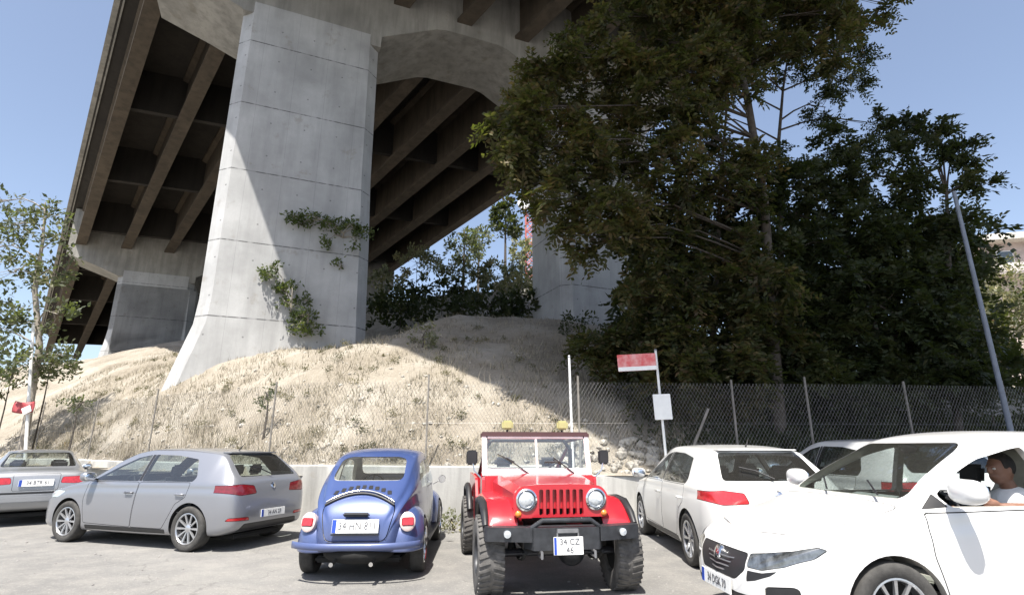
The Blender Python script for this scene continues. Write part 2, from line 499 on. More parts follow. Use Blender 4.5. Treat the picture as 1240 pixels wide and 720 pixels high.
def build_car(root,c,inls,body,arch,glassm=None,cab=None,radd=.0,n=84,inner='dark'):
    H=hull(c,n); ref=hull_ref(H)
    x0,x1=cab['x']; zc=cab['z']; fx,fy,fz=cab['s']; cx=cab['cx']
    # cabin hollow: a shrunken hull clipped to the cabin
    cav=H.copy()
    for v in cav.vertices:
        v.co.x=cx+(v.co.x-cx)*fx; v.co.y*=fy; v.co.z=zc+(v.co.z-zc)*fz
    bb=MB(); bb.box(x0,x1,-1.1,1.1,cab.get('floor',.32),1.8); cav=boolean(cav,bb.mesh(),'INTERSECT')
    sh=boolean(H,cav,'DIFFERENCE')
    wc=MB()
    for (ax,ar) in arch:
        for s in (1,-1):
            wc.lathe([(ar,s*cab.get('wy',.52)),(ar,s*1.2)],(ax,0,cab.get('wz',.32)),'y',40)
            # open downward
    sh=boolean(sh,wc.mesh(),'DIFFERENCE')
    bodym=sh
    for grp in ('y','x','z'):
        ds=[d for d in expand(inls) if d['axis'] in grp]
        if not ds: continue
        a=MB(); b=MB()
        for d in ds:
            a.prism(grow(d['poly'],d['gap']),d['axis'],d['rg'][0]-.002,d['rg'][1]+.002)
            b.prism(d['poly'],d['axis'],*d['rg'])
        pieces=boolean(sh,b.mesh(),'INTERSECT')
        bodym=boolean(bodym,a.mesh(),'DIFFERENCE')
        for cm in comps(pieces):
            if len(cm.polygons)<3: continue
            big=max(cm.polygons,key=lambda p:p.area)
            for d in ds:
                u,v,h=proj(d['axis'],big.center)
                if inside(grow(d['poly'],.004),(u,v)) and d['rg'][0]-.01<=h<=d['rg'][1]+.01:
                    if d['name']=='open_window': break
                    gm=d['mat'] in('glass','glassclear','glassdark')
                    bm=bmesh.new(); bm.from_mesh(cm)
                    if gm:
                        # a pane: keep only the outer skin
                        bv=ref[0]; kill=[]
                        for f in bm.faces:
                            l,nn,i,dd=bv.find_nearest(f.calc_center_median())
                            if dd>.012 or nn.dot(f.normal)<.3: kill.append(f)
                        bmesh.ops.delete(bm,geom=kill,context='FACES')
                    if len(bm.faces)==0: bm.free(); break
                    bm.to_mesh(cm); bm.free()
                    finish(cm,ref,M[d['mat']],M[d['mat']] if gm or d['mat'] in('lampdetail','redlamp','darkredlamp','lampglass') else M['dark'])
                    o=link(d['name'],cm,None,root)
                    if d.get('child'): d['child'](o,1 if (d['rg'][0]>0 or sum(q[0] for q in d['poly'])>0) else -1)
                    break
    finish(bodym,ref,M[body],M[inner])
    link('body',bodym,None,root)
    # floor and dark underbody
    b=MB(); b.box(c['x0']+.25,c['x1']-.25,-.5,.5,c['zb'](0)-.05,c['zb'](0)+.02,.02); b.build('underbody',M['dark'],root)
    return ref
def mkc(**k):
    c={}
    for a,v in k.items(): c[a]=pchip(v) if isinstance(v,list) else v
    c.setdefault('bow',.012)
    for a in ('wb','zlow'):
        if a not in c: c[a]=pchip([(-3,.965),(3,.965)])
    c['x0']=k['zt'][0][0]; c['x1']=k['zt'][-1][0]
    return c
def handle(mat):
    def f(o,s):
        me=o.data; xs=[v.co.x for v in me.vertices]; x=min(xs)+.14
        ys=[abs(v.co.y) for v in me.vertices if abs(v.co.x-x)<.12 and .7<v.co.z]
        y=max(ys) if ys else .85
        b=MB(); zz=.80
        b.tube([(x-.08,s*(y-.01),zz),(x-.07,s*(y+.025),zz),(x+.07,s*(y+.025),zz),(x+.08,s*(y-.01),zz)],.013,8)
        b.build('handle',M[mat],o,50)
    return f
def mirrors(root,x,y,z,mat,s=1.0,sides=(1,-1)):
    for k in sides:
        b=MB(); b.ell((x,k*(y+.13*s),z+.03),(.075*s,.115*s,.075*s),20,12,p=.75)
        o=b.build('mirror',M[mat],root,60)
        d=MB(); d.ell((x-.055*s,k*(y+.13*s),z+.03),(.022,.095*s,.058*s),16,10,p=.7); d.build('mirror_glass',M['mirror'],o,60)
        d=MB(); d.box(x-.03,x+.03,min(k*(y-.03),k*(y+.06)),max(k*(y-.03),k*(y+.06)),z-.035,z-.005,.01); d.build('mirror_arm',M['black'],o,40)
# ---- five-door hatchback -------------------------------------------------------------
def hatch(loc,rz,label,paintk,scale=1.0,lamp='redlamp',txt='34 AN 27',group=None,glass='glass',rimstyle='multi',dz=0,wh_style=10,front=False):
    root=empty('parked_car',loc,rz,label,'car',group); root.scale=(scale,)*3
    c=mkc(zt=[(-2.085,.64),(-2.065,.80),(-2.03,.95),(-1.96,1.045),(-1.80,1.19),(-1.62,1.345),(-1.52,1.405),(-1.2,1.445),(-.6,1.475),(-.1,1.475),(.25,1.435),(.55,1.32),(.85,1.14),(1.08,1.01),(1.2,.985),(1.6,.905),(1.95,.80),(2.1,.69),(2.165,.56)],
          zb=[(-2.085,.42),(-2.02,.30),(-1.7,.22),(0,.19),(1.7,.20),(2.08,.24),(2.165,.34)],
          w=[(-2.085,.60),(-2.05,.72),(-1.97,.80),(-1.8,.86),(-1.4,.892),(0,.897),(1.3,.895),(1.7,.865),(1.95,.79),(2.1,.68),(2.165,.52)],
          zbelt=[(-2.085,.58),(-2.03,.84),(-1.95,.93),(-1.5,.955),(.6,.925),(1.08,.905),(1.6,.83),(2.0,.70),(2.165,.48)],
          wt=[(-2.085,.52),(-2.0,.68),(-1.9,.69),(-1.55,.60),(-.9,.605),(0,.605),(.3,.59),(.7,.66),(1.08,.745),(1.5,.77),(1.95,.68),(2.165,.42)],
          cr=[(-2.085,.04),(-1.9,.035),(-1.5,.06),(0,.06),(.5,.05),(1.08,.04),(1.6,.07),(2.165,.06)])
    hd=handle(paintk)
    I=[inl('side_window','y',[(.90,.968),(.50,1.185),(.20,1.315),(-.10,1.365),(-.14,.975)],(.35,1.1),glass,gap=.004),
       inl('side_window','y',[(-.215,.975),(-.18,1.368),(-.7,1.355),(-1.13,1.30),(-1.30,1.05),(-1.27,.985)],(.35,1.1),glass,gap=.004),
       inl('pillar_trim','y',[(-.150,.975),(-.115,1.368),(-.168,1.37),(-.205,.975)],(.35,1.1),'black',r=.003,gap=.002),
       inl('door','y',[(.95,.945),(.98,.65),(.90,.32),(-.13,.30),(-.175,.955)],(.55,1.1),paintk,child=hd,gap=.007),
       inl('door','y',[(-.195,.955),(-.15,.30),(-.80,.30),(-.93,.50),(-1.02,.66),(-1.20,.76),(-1.24,.965)],(.55,1.1),paintk,child=hd,gap=.007),
       inl('sill_strip','y',[(.86,.285),(.86,.235),(-.86,.235),(-.86,.285)],(.6,1.1),'black',r=.01),
       inl('windscreen','x',[(-.66,1.025),(-.52,1.40),(.52,1.40),(.66,1.025)],(.22,1.15),glass,False,.06),
       inl('rear_window','x',[(-.60,1.055),(-.50,1.365),(.50,1.365),(.60,1.055)],(-2.2,-1.42),glass,False,.05),
       inl('tail_light','x',[(.36,.805),(.40,.915),(.64,.945),(.90,.925),(.90,.845),(.66,.79)],(-2.3,-1.72),lamp,r=.02),
       inl('reflector','x',[(.48,.43),(.50,.47),(.78,.475),(.80,.44)],(-2.3,-1.8),'redlamp',r=.01),
       inl('rear_valance','x',[(-.62,.28),(-.55,.375),(.55,.375),(.62,.28)],(-2.3,-1.9),'black',False,.02),
       inl('headlight','x',[(.40,.64),(.42,.73),(.62,.775),(.86,.80),(.86,.68),(.62,.63)],(1.5,2.3),'lampglass'),
       inl('grille','x',[(-.38,.64),(-.38,.71),(.38,.71),(.38,.64)],(1.9,2.3),'black',False,.01),
       inl('lower_grille','x',[(-.5,.32),(-.55,.45),(.55,.45),(.5,.32)],(1.9,2.3),'black',False,.02)]
    build_car(root,c,I,paintk,[(1.315,.365),(-1.315,.365)],cab=dict(x=(-1.95,1.02),z=.75,s=(.975,.935,.945),cx=-.4,wy=.60))
    for x in (1.315,-1.315):
        for s in (1,-1): wheel(root,(x,s*.785,.318),.318,.205,s,rimstyle,spokes=wh_style)
    mirrors(root,.82,.86,1.0,paintk,1.0)
    seats(root,M['seat'],[(.05,(.36,-.36)),(-.85,(.4,0,-.4))])
    steering(root,.55,.36,.86,M['dash'])
    b=MB(); b.box(.55,1.0,-.72,.72,.6,.90,.08); b.build('dashboard',M['dash'],root,50)
    plate(root,faceM((-2.098,0,.50),(-1,0,.05)),txt)
    b=MB(); b.box(-1.60,-1.42,-.50,.50,1.395,1.415,.008); b.build('roof_spoiler',M[paintk],root,50)
    b=MB(); b.tube([(-1.99,.0,1.075),(-1.90,.18,1.165),(-1.86,.36,1.205)],.009,6); b.build('wiper',M['black'],root)
    b=MB(); b.lathe([(.05,-.006),(.05,.0),(.04,.006),(.001,.007)],(0,0,0),'z',20); me=b.mesh(); me.transform(faceM((-2.045,0,.90),(-1,0,.35))); smooth(me,40); link('badge',me,M['chrome'],root)
    b=MB(); b.tube([(.35,.0,0),(.35,.0,.02)],.002,6); b.bm.free()
    b=MB(); b.tube([(-1.25,0,1.44),(-1.36,0,1.55)],[.012,.004],6); b.build('aerial',M['black'],root)
    return root
# ---- saloon, seen from behind ----------------------------------------------------------
def saloon(loc,rz,label,paintk,scale=1):
    root=empty('parked_car',loc,rz,label,'car',None); root.scale=(scale,)*3
    c=mkc(zt=[(-2.30,.72),(-2.285,.86),(-2.24,.98),(-2.1,1.03),(-1.75,1.06),(-1.62,1.09),(-1.2,1.27),(-.8,1.385),(-.3,1.43),(.1,1.42),(.45,1.31),(.85,1.10),(1.1,1.0),(1.6,.92),(2.0,.82),(2.2,.68),(2.26,.55)],
          zb=[(-2.30,.45),(-2.25,.32),(-1.9,.25),(0,.2),(1.7,.22),(2.2,.27),(2.26,.36)],
          w=[(-2.30,.70),(-2.26,.78),(-2.15,.83),(-1.8,.86),(0,.87),(1.3,.87),(1.8,.82),(2.1,.72),(2.26,.5)],
          zbelt=[(-2.30,.66),(-2.25,.86),(-2.1,.94),(-1.6,.95),(.6,.92),(1.1,.90),(1.6,.83),(2.0,.72),(2.26,.46)],
          wt=[(-2.30,.62),(-2.2,.70),(-1.75,.70),(-1.5,.66),(-1.0,.57),(0,.57),(.4,.58),(1.1,.72),(1.6,.75),(2.0,.66),(2.26,.4)],
          cr=[(-2.30,.04),(-1.9,.035),(-1.5,.04),(0,.06),(1.08,.04),(1.6,.07),(2.26,.06)])
    I=[inl('side_window','y',[(.85,.97),(.3,1.27),(-.12,1.33),(-.16,.965)],(.35,1.1),'glass',gap=.004),
       inl('side_window','y',[(-.22,.965),(-.19,1.33),(-.7,1.30),(-1.1,1.15),(-1.35,1.02),(-1.32,.975)],(.35,1.1),'glass',gap=.004),
       inl('door','y',[(.95,.94),(.98,.65),(.90,.32),(-.15,.30),(-.18,.94)],(.55,1.1),paintk),
       inl('windscreen','x',[(-.62,1.03),(-.50,1.37),(.50,1.37),(.62,1.03)],(.2,1.2),'glass',False,.06),
       inl('rear_window','x',[(-.62,1.095),(-.50,1.36),(.50,1.36),(.62,1.095)],(-1.8,-.7),'glassclear',False,.05),
       inl('tail_light','x',[(.38,.79),(.40,.90),(.84,.91),(.88,.80),(.60,.775)],(-2.5,-1.95),'redlamp',r=.03),
       inl('bumper_strip','x',[(-.9,.60),(-.9,.625),(.9,.625),(.9,.60)],(-2.5,-1.9),'black',False,.005),
       inl('boot_lid','x',[(-.345,.66),(-.36,.965),(.36,.965),(.345,.66)],(-2.5,-2.2),paintk,False,.03),
       inl('headlight','x',[(.40,.68),(.42,.77),(.80,.80),(.80,.68)],(1.5,2.4),'lampglass')]
    build_car(root,c,I,paintk,[(1.35,.35),(-1.30,.35)],cab=dict(x=(-1.55,1.05),z=.75,s=(.97,.93,.94),cx=-.3,wy=.58))
    for x in (1.35,-1.30):
        for s in (1,-1): wheel(root,(x,s*.76,.315),.315,.2,s)
    mirrors(root,.82,.83,.98,paintk)
    seats(root,M['seat'],[(.05,(.34,-.34)),(-.8,(.35,-.35))])
    b=MB(); b.box(.6,1.05,-.68,.68,.6,.90,.08); b.build('dashboard',M['dash'],root,50)
    plate(root,faceM((-2.312,0,.80),(-1,0,.1)),'34 BTR 61',w=.54,h=.13)
    b=MB(); b.box(-2.34,-2.29,-.72,.72,.44,.56,.02); b.build('bumper',M[paintk],root,50)
    return root
# ---- white crossover hatch with the driver ----------------------------------------------
def crossover(loc,rz,label):
    root=empty('car',loc,rz,label,'car'); paintk='white'
    c=mkc(zt=[(-2.05,.70),(-2.03,.88),(-1.98,1.02),(-1.8,1.2),(-1.6,1.36),(-1.3,1.45),(-.7,1.55),(-.2,1.555),(.15,1.515),(.45,1.385),(.8,1.20),(1.10,1.015),(1.25,.965),(1.65,.87),(1.95,.765),(2.10,.675),(2.18,.565),(2.215,.44)],
          zb=[(-2.05,.45),(-2.0,.33),(-1.7,.26),(0,.22),(1.7,.24),(2.12,.26),(2.215,.33)],
          w=[(-2.05,.62),(-2.0,.76),(-1.8,.86),(-1.4,.895),(0,.90),(1.3,.90),(1.65,.875),(1.9,.80),(2.05,.69),(2.15,.52),(2.215,.32)],
          zbelt=[(-2.05,.64),(-2.0,.88),(-1.8,.97),(.6,.965),(1.10,.905),(1.6,.80),(1.95,.68),(2.12,.56),(2.215,.39)],
          wt=[(-2.05,.55),(-1.9,.69),(-1.55,.62),(-.9,.62),(0,.62),(.35,.61),(.7,.67),(1.10,.76),(1.5,.78),(1.9,.70),(2.1,.54),(2.215,.28)],
          cr=[(-2.05,.04),(-1.9,.035),(-1.5,.06),(0,.06),(.5,.05),(1.08,.045),(1.6,.075),(2.215,.06)])
    hd=handle('white')
    DW=[(.58,1.20),(.30,1.325),(.02,1.395),(-.10,1.415),(-.14,1.0),(.76,1.0),(.80,1.075)]
    I=[inl('bonnet','z',[(1.10,-.725),(1.10,.725),(1.60,.68),(1.86,.54),(1.94,.25),(1.95,0),(1.94,-.25),(1.86,-.54),(1.60,-.68)],(.765,1.3),'white',False,gap=.008),inl('open_window','y',DW,(.35,1.1),'glassclear',False,gap=.004),inl('side_window','y',DW,(-1.1,-.35),'glassclear',False,gap=.004),
       inl('quarter_trim','y',[(.97,.985),(.83,1.08),(.785,1.0)],(.35,1.1),'black',r=.005,gap=.003),
       inl('side_window','y',[(-.215,1.005),(-.18,1.42),(-.7,1.41),(-1.13,1.33),(-1.30,1.05),(-1.27,.975)],(.35,1.1),'glass',gap=.004),
       inl('door','y',[(.99,.955),(1.0,.68),(.92,.34),(-.13,.32),(-.175,.98)],(.55,1.1),paintk,child=hd,gap=.008),
       inl('door','y',[(-.195,.98),(-.15,.32),(-.80,.32),(-.93,.52),(-1.02,.68),(-1.20,.78),(-1.24,.95)],(.55,1.1),paintk,child=hd,gap=.008),
       inl('windscreen','x',[(-.69,1.045),(-.54,1.445),(.54,1.445),(.69,1.045)],(.16,1.2),'glassdark',False,.07),
       inl('rear_window','x',[(-.60,1.09),(-.50,1.39),(.50,1.39),(.60,1.09)],(-2.2,-1.4),'glass',False,.05),
       inl('tail_light','x',[(.46,.80),(.50,.92),(.90,.94),(.90,.80)],(-2.3,-1.72),'redlamp',r=.02),
       inl('headlight','x',[(.412,.545),(.412,.635),(.55,.660),(.70,.695),(.80,.735),(.825,.72),(.80,.66),(.70,.595),(.56,.55)],(1.35,2.4),'lampdetail',r=.012,gap=.004),
       inl('grille','x',[(-.385,.52),(-.39,.63),(.39,.63),(.385,.52),(.28,.44),(-.28,.44)],(1.7,2.4),'black',False,.03),
       inl('lamp_surround','x',[(.42,.522),(.56,.528),(.66,.556),(.62,.522),(.50,.470),(.42,.45)],(1.35,2.4),'black',r=.008,gap=.002),
       inl('lower_grille','x',[(-.48,.30),(-.52,.35),(.52,.35),(.48,.30)],(1.7,2.4),'black',False,.02),
       inl('fog_light','x',[(.58,.36),(.58,.44),(.76,.47),(.76,.38)],(1.5,2.4),'black')]
    build_car(root,c,I,paintk,[(1.32,.375),(-1.32,.375)],cab=dict(x=(-1.9,1.08),z=.75,s=(.975,.935,.95),cx=-.4,wy=.58),inner='headliner')
    for x in (1.32,-1.32):
        for s in (1,-1): wheel(root,(x,s*.785,.325),.325,.205,s,'multi',spokes=12,rimr=.222)
    mirrors(root,.78,.88,1.085,'white',1.12)
    seats(root,M['seat'],[(-.20,(.37,-.37)),(-1.0,(.4,0,-.4))],zf=.40)
    steering(root,.42,.38,.93,M['dash'])
    b=MB(); b.box(.50,1.06,-.74,.74,.6,.93,.10); b.build('dashboard',M['dash'],root,50)
    # chrome badge and slats in the grille, projector lamps
    b=MB(); b.lathe([(.058,-.02),(.058,.012),(.045,.018),(.001,.02)],(0,0,0),'z',24); me=b.mesh(); me.transform(faceM((2.188,0,.585),(1,0,.4))); smooth(me,40); link('badge',me,M['chrome'],root)
    b=MB()
    for z in (.47,.505,.54,.575):
        b.tube([(2.10,-.34,z),(2.19,-.18,z),(2.215-.12*(z-.5),0,z),(2.19,.18,z),(2.10,.34,z)],.006,6)
    b.build('grille_bars',M['steel'],root,50)
    plate(root,faceM((2.235,0,.375),(1,0,.05)),'34 DGK 70')
    for k in (0,1):
        b=MB(); b.tube([(1.10,.55-k*.62,1.065),(.94,.25-k*.58,1.15)],.008,6); b.build('wiper',M['black'],root)
    b=MB(); b.box(-.16,.16,-.26,.26,-.004,.004,.002,Matrix.Translation((.76,-.10,.975))@Matrix.Rotation(R(14),4,'Y')); b.build('folded_paper',M['plate'],root)
    b=MB(); b.ell((.30,0,1.40),(.03,.11,.04)); b.build('rear_view_mirror',M['black'],root,60)
    return root
def driver(root_car):
    """seated driver, elbow towards the open window: one skinned surface, hair and shirt as children"""
    mw=Matrix.Translation(root_car.location)@Matrix.Rotation(root_car.rotation_euler.z,4,'Z')
    base=mw@Vector((-.13,.40,.55))
    root=bpy.data.objects
    J=[(0,0,0.02),(-.05,0,.22),(-.09,0,.42),(-.08,0,.52),(-.05,0,.60),     # pelvis..neck
       (-.09,.18,.44),(.06,.41,.44),(.30,.36,.45),(.39,.33,.46),            # left arm, hand toward wheel
       (-.09,-.17,.45),(-.02,-.23,.20),(.24,-.16,.30),(.34,-.13,.36),
       (.08,.10,.04),(.44,.14,.10),(.62,.14,-.26),(.08,-.10,.04),(.44,-.12,.10),(.62,-.12,-.26)]
    Rr=[.14,.13,.145,.062,.058, .062,.045,.036,.022, .062,.045,.036,.022, .085,.065,.045,.085,.065,.045]
    E=[(0,1),(1,2),(2,3),(3,4),(2,5),(5,6),(6,7),(7,8),(2,9),(9,10),(10,11),(11,12),(0,13),(13,14),(14,15),(0,16),(16,17),(17,18)]
    def skin(J,E,Rr,extra=None,vox=.011):
        g=MB()
        for (i,j) in E:
            p,q=Vector(J[i]),Vector(J[j]); n=9
            for k in range(n+1):
                t=k/n; c=p.lerp(q,t); r_=Rr[i]*(1-t)+Rr[j]*t
                wide=1.22 if (i<3 and j<3) else 1.0
                g.ell(c,(r_*(.88 if wide>1 else 1),r_*wide,r_),12,8)
        r=g.mesh()
        if extra:
            bm=bmesh.new(); bm.from_mesh(r)
            for x in extra: bm.from_mesh(x)
            bm.to_mesh(r); bm.free()
        o=bpy.data.objects.new('sk',r); COL.objects.link(o)
        md=o.modifiers.new('r','REMESH'); md.mode='VOXEL'; md.voxel_size=vox
        sm_=o.modifiers.new('l','SMOOTH'); sm_.factor=.5; sm_.iterations=3
        dg=bpy.context.evaluated_depsgraph_get(); dg.update()
        r=bpy.data.meshes.new_from_object(o.evaluated_get(dg)); bpy.data.objects.remove(o)
        keep_largest(r); smooth(r,180); return r
    hc=Vector((-.02,0,.715)); ex=[]
    b=MB(); b.ell(hc,(.098,.077,.118),24,16)
    b.ell(hc+Vector((.035,0,-.055)),(.062,.055,.065),20,12)          # jaw
    b.ell(hc+Vector((.104,0,-.012)),(.02,.016,.028),12,8)             # nose
    b.ell(hc+Vector((.088,0,.022)),(.02,.045,.012),12,8)              # brow
    b.ell(hc+Vector((.092,0,-.056)),(.014,.026,.010),12,8)            # lips
    for s in (1,-1): b.ell(hc+Vector((-.005,s*.079,-.01)),(.018,.010,.032),12,8)
    ex.append(b.mesh())
    for s,(px,py,pz) in ((1,(.39,.33,.46)),(-1,(.34,-.13,.36))):
        h=MB(); h.ell((px+.035,py,pz+.012),(.045,.018,.036),14,10)
        for k in range(4):
            z=pz+.038-.021*k; ln=(.038,.045,.042,.032)[k]
            h.tube([(px+.06,py,z),(px+.06+ln*.6,py-s*.004,z+.004),(px+.06+ln,py-s*.022,z),(px+.05+ln,py-s*.042,z-.004)],[.0095,.009,.0085,.007],8)
        h.tube([(px+.02,py-s*.012,pz+.035),(px+.045,py-s*.035,pz+.055),(px+.075,py-s*.042,pz+.05)],[.012,.010,.008],8)
        ex.append(h.mesh())
    body=skin(J,E,Rr,ex,.007)
    skinm=simple('skin',(.20,.10,.065),.5,var=.12)
    o=link('person',body,skinm); o.location=base; o.rotation_euler=(0,0,root_car.rotation_euler.z)
    tag(o,'driver in a white shirt sitting at the wheel of the white car','person')
    # shirt
    J2=[J[i] for i in (0,1,2,5,6,9,10)]+[(-.085,0,.47)]
    sh=skin(J2,[(0,1),(1,2),(2,3),(3,4),(2,5),(5,6),(2,7)],[.158,.148,.165,.080,.066,.080,.066,.08],None,.012)
    link('shirt',sh,simple('white_shirt',(.75,.75,.76),.85,bmp=.2,bscale=25),o)
    tr=skin([J[i] for i in (0,13,14,15,16,17,18)],[(0,1),(1,2),(2,3),(0,4),(4,5),(5,6)],[.150,.098,.078,.062,.098,.078,.062],None,.014)
    link('trousers',tr,simple('dark_trousers',(.03,.035,.05),.85),o)
    h=MB(); h.ell(hc+Vector((-.018,0,.030)),(.102,.084,.108),24,16)
    for v in h.bm.verts[:]:
        if v.co.x>hc.x+.045 and v.co.z<hc.z+.075: v.co=hc+(v.co-hc)*.86
        elif v.co.z<hc.z-.05: v.co=hc+(v.co-hc)*.9
    h.build('hair',simple('dark_hair',(.015,.011,.010),.7,bmp=.4,bscale=80),o,60)
    for s in (1,-1):
        e=MB(); e.ell(hc+Vector((.086,s*.030,.006)),(.012,.014,.010),12,8); e.build('eye',simple('eye',(.5,.48,.45),.3),o,60)
    return o
# ---- old rounded two-door car from behind -------------------------------------------------
def beetle(loc,rz,label):
    root=empty('parked_car',loc,rz,label,'car')
    c=mkc(zt=[(-1.90,.52),(-1.885,.64),(-1.84,.76),(-1.72,.91),(-1.5,1.06),(-1.25,1.22),(-1.0,1.355),(-.7,1.45),(-.3,1.495),(.05,1.49),(.3,1.44),(.5,1.32),(.72,1.10),(.82,1.03),(1.1,.99),(1.45,.90),(1.7,.76),(1.84,.60),(1.90,.44)],
          zb=[(-1.90,.38),(-1.8,.33),(-1.3,.28),(0,.24),(1.5,.28),(1.90,.36)],
          w=[(-1.90,.34),(-1.86,.42),(-1.75,.49),(-1.5,.565),(-1.2,.615),(-.8,.655),(0,.675),(.5,.67),(.8,.62),(1.2,.52),(1.6,.40),(1.9,.25)],
          zbelt=[(-1.90,.48),(-1.84,.66),(-1.7,.80),(-1.4,.90),(-1.1,.93),(.5,.93),(.8,.90),(1.2,.84),(1.6,.70),(1.9,.40)],
          wb=[(-2,.965),(2,.965)],
          wt=[(-1.90,.30),(-1.8,.40),(-1.5,.50),(-1.25,.535),(-1.0,.545),(-.6,.555),(0,.555),(.3,.545),(.5,.55),(.75,.57),(1.1,.46),(1.5,.36),(1.9,.2)],
          cr=[(-1.90,.03),(-1.8,.06),(-1.5,.10),(-1.2,.11),(-.8,.12),(0,.11),(.3,.10),(.7,.06),(.85,.05),(1.2,.10),(1.6,.12),(1.9,.06)],bow=.03)
    H=1
    I=[inl('side_window','y',[(.60,.985),(.36,1.26),(.22,1.31),(-.30,1.33),(-.34,.975)],(.3,1.0),'glass',gap=.006,r=.06),
       inl('side_window','y',[(-.42,.975),(-.38,1.325),(-.72,1.28),(-.98,1.12),(-.92,.99)],(.3,1.0),'glass',gap=.006,r=.07),
       inl('door','y',[(.62,.95),(.64,.5),(.55,.30),(-.30,.30),(-.38,.45),(-.385,.95)],(.4,1.0),'blue',child=handle('chrome'),r=.07),
       inl('rear_window','x',[(-.44,1.105),(-.42,1.345),(-.32,1.375),(.32,1.375),(.42,1.345),(.44,1.105)],(-1.7,-.85),'glassclear',False,.07,gap=.006),
       inl('windscreen','x',[(-.50,1.10),(-.45,1.40),(.45,1.40),(.50,1.10)],(.2,.85),'glassclear',False,.08),
       inl('engine_lid','x',[(-.34,.46),(-.42,.80),(-.36,.905),(-.2,.945),(.2,.945),(.36,.905),(.42,.80),(.34,.46)],(-2.2,-1.55),'blue',False,.08,gap=.010)]
    ref=build_car(root,c,I,'blue',[(1.2,.36),(-1.2,.36)],cab=dict(x=(-1.35,.78),z=.75,s=(.97,.93,.945),cx=-.2,wy=.40,floor=.34),n=90,inner='headliner')
    # cooling louvres under the window, rain gutter and lid top trim
    for k in range(9):
        y=-.32+.08*k
        l,nn,i,d=ref[0].ray_cast(Vector((-2.5,y,1.030-.06*(y/.32)**2)),Vector((1,0,0)))
        if l is None: continue
        b=MB(); Mx=faceM(l,nn)
        b.box(-.026,.026,-.038,.038,-.004,.004,.004,Mx); b.build('louvre',M['black'],root)
    def onh(y,z,o=.006):
        l,nn,i,d=ref[0].ray_cast(Vector((-2.5,y,z)),Vector((1,0,0))); return l+nn*o if l is not None else None
    for nm,mt,zo,rr in (('lid_trim','black',.955,.016),('trim_strip','chrome',.985,.011)):
        pts=[onh(-.40+.8*k/20,zo-.12*((-.40+.8*k/20)/.40)**2,.012) for k in range(21)]
        b=MB(); b.tube([p for p in pts if p],rr,8); b.build(nm,M[mt],root,60)
    pts=[onh(.385*math.cos(a) if True else 0,1.245+.13*math.sin(a)*1.0,.003) for a in [2*math.pi*k/40 for k in range(41)]]
    # fenders
    def fender(cx,cy,rx,ry,rz_,zc,cut,name):
        for s in (1,-1):
            b=MB(); b.ell((cx,s*cy,zc),(rx,ry,rz_),40,28,p=.86)
            me=b.mesh()
            k=MB(); k.box(-3,3,-2,2,-.5,.325); 
            me=boolean(me,k.mesh(),'DIFFERENCE')
            k=MB(); k.lathe([(.36,s*(cy-.2)),(.36,s*(cy+.6))],(cut,0,.31),'y',40)
            rf=hull_ref(me)
            me2=boolean(me,k.mesh(),'DIFFERENCE')
            k=MB(); k.box(cut-.36,cut+.36,min(s*(cy-.2),s*(cy+.6)),max(s*(cy-.2),s*(cy+.6)),0,.31); me2=boolean(me2,k.mesh(),'DIFFERENCE')
            finish(me2,rf,M['blue'],M['dark'])
            o=link(name,me2,None,root)
            yield s,o
    for s,o in fender(-1.25,.50,.58,.275,.46,.34,-1.2,'rear_fender'):
        # tall oval tail light in a pale bezel
        Mx=faceM((-1.775,s*.575,.655),(-1,s*.28,.22))
        b=MB(); b.lathe([(.092,-.05),(.092,.01),(.075,.022),(.001,.024)],(0,0,0),'z',28); me=b.mesh(); me.transform(Mx@Matrix.Diagonal((1.0,1.2,1,1))); smooth(me,40)
        t=link('tail_light',me,simple('pale_lamp_lens',(.62,.50,.46),.2,0,1),o)
        b=MB(); b.box(-.072,.072,-.05,.045,.015,.034,.012); me=b.mesh(); me.transform(Mx); link('red_lens',me,M['redlamp'],t)
    for s,o in fender(1.25,.50,.60,.275,.46,.34,1.2,'front_fender'):
        b=MB(); b.ell((1.72,s*.53,.66),(.07,.10,.10)); b.build('headlight',M['lampglass'],o,60)
    for s in (1,-1):
        b=MB(); b.box(-.82,.82,min(s*.60,s*.755),max(s*.60,s*.755),.285,.325,.012); b.build('running_board',M['black'],root,50)
    # bumpers (body colour, curved blade)
    def blade(x,sg,nm):
        b=MB(); prof=[]
        n=24; rings=[]
        for i in range(n+1):
            y=-.735+1.47*i/n; xx=x-sg*(.22*(abs(y)/.735)**3.2)
            rg=[]
            for dx,dz in ((0,-.038),(.014,-.030),(.020,0),(.014,.030),(0,.038),(-.012,.03),(-.012,-.03)):
                rg.append(b.bm.verts.new((xx+sg*dx,y,.415+dz)))
            rings.append(rg)
        for i in range(n):
            for k in range(7): b.bm.faces.new((rings[i][k],rings[i][(k+1)%7],rings[i+1][(k+1)%7],rings[i+1][k]))
        b.bm.faces.new(rings[0]); b.bm.faces.new(rings[-1][::-1])
        b.build(nm,M['blue'],root,60)
    blade(-2.02,-1,'rear_bumper'); blade(2.0,1,'front_bumper')
    for s in (1,-1):
        b=MB(); b.tube([(-1.8,s*.28,.40),(-2.0,s*.28,.44)],.02,8); b.build('bumper_bracket',M['black'],root)
        b=MB(); b.tube([(-1.5,s*.22,.26),(-2.02,s*.22,.235)],.024,10); b.build('tailpipe',M['chrome'],root,50)
    b=MB(); b.ell((-1.62,0,.30),(.26,.42,.13)); b.build('engine_block',M['dark'],root,60)
    for x in (1.2,-1.2):
        for s in (1,-1): wheel(root,(x,s*.66,.315),.315,.165,s,'steel',mat_rim='chrome')
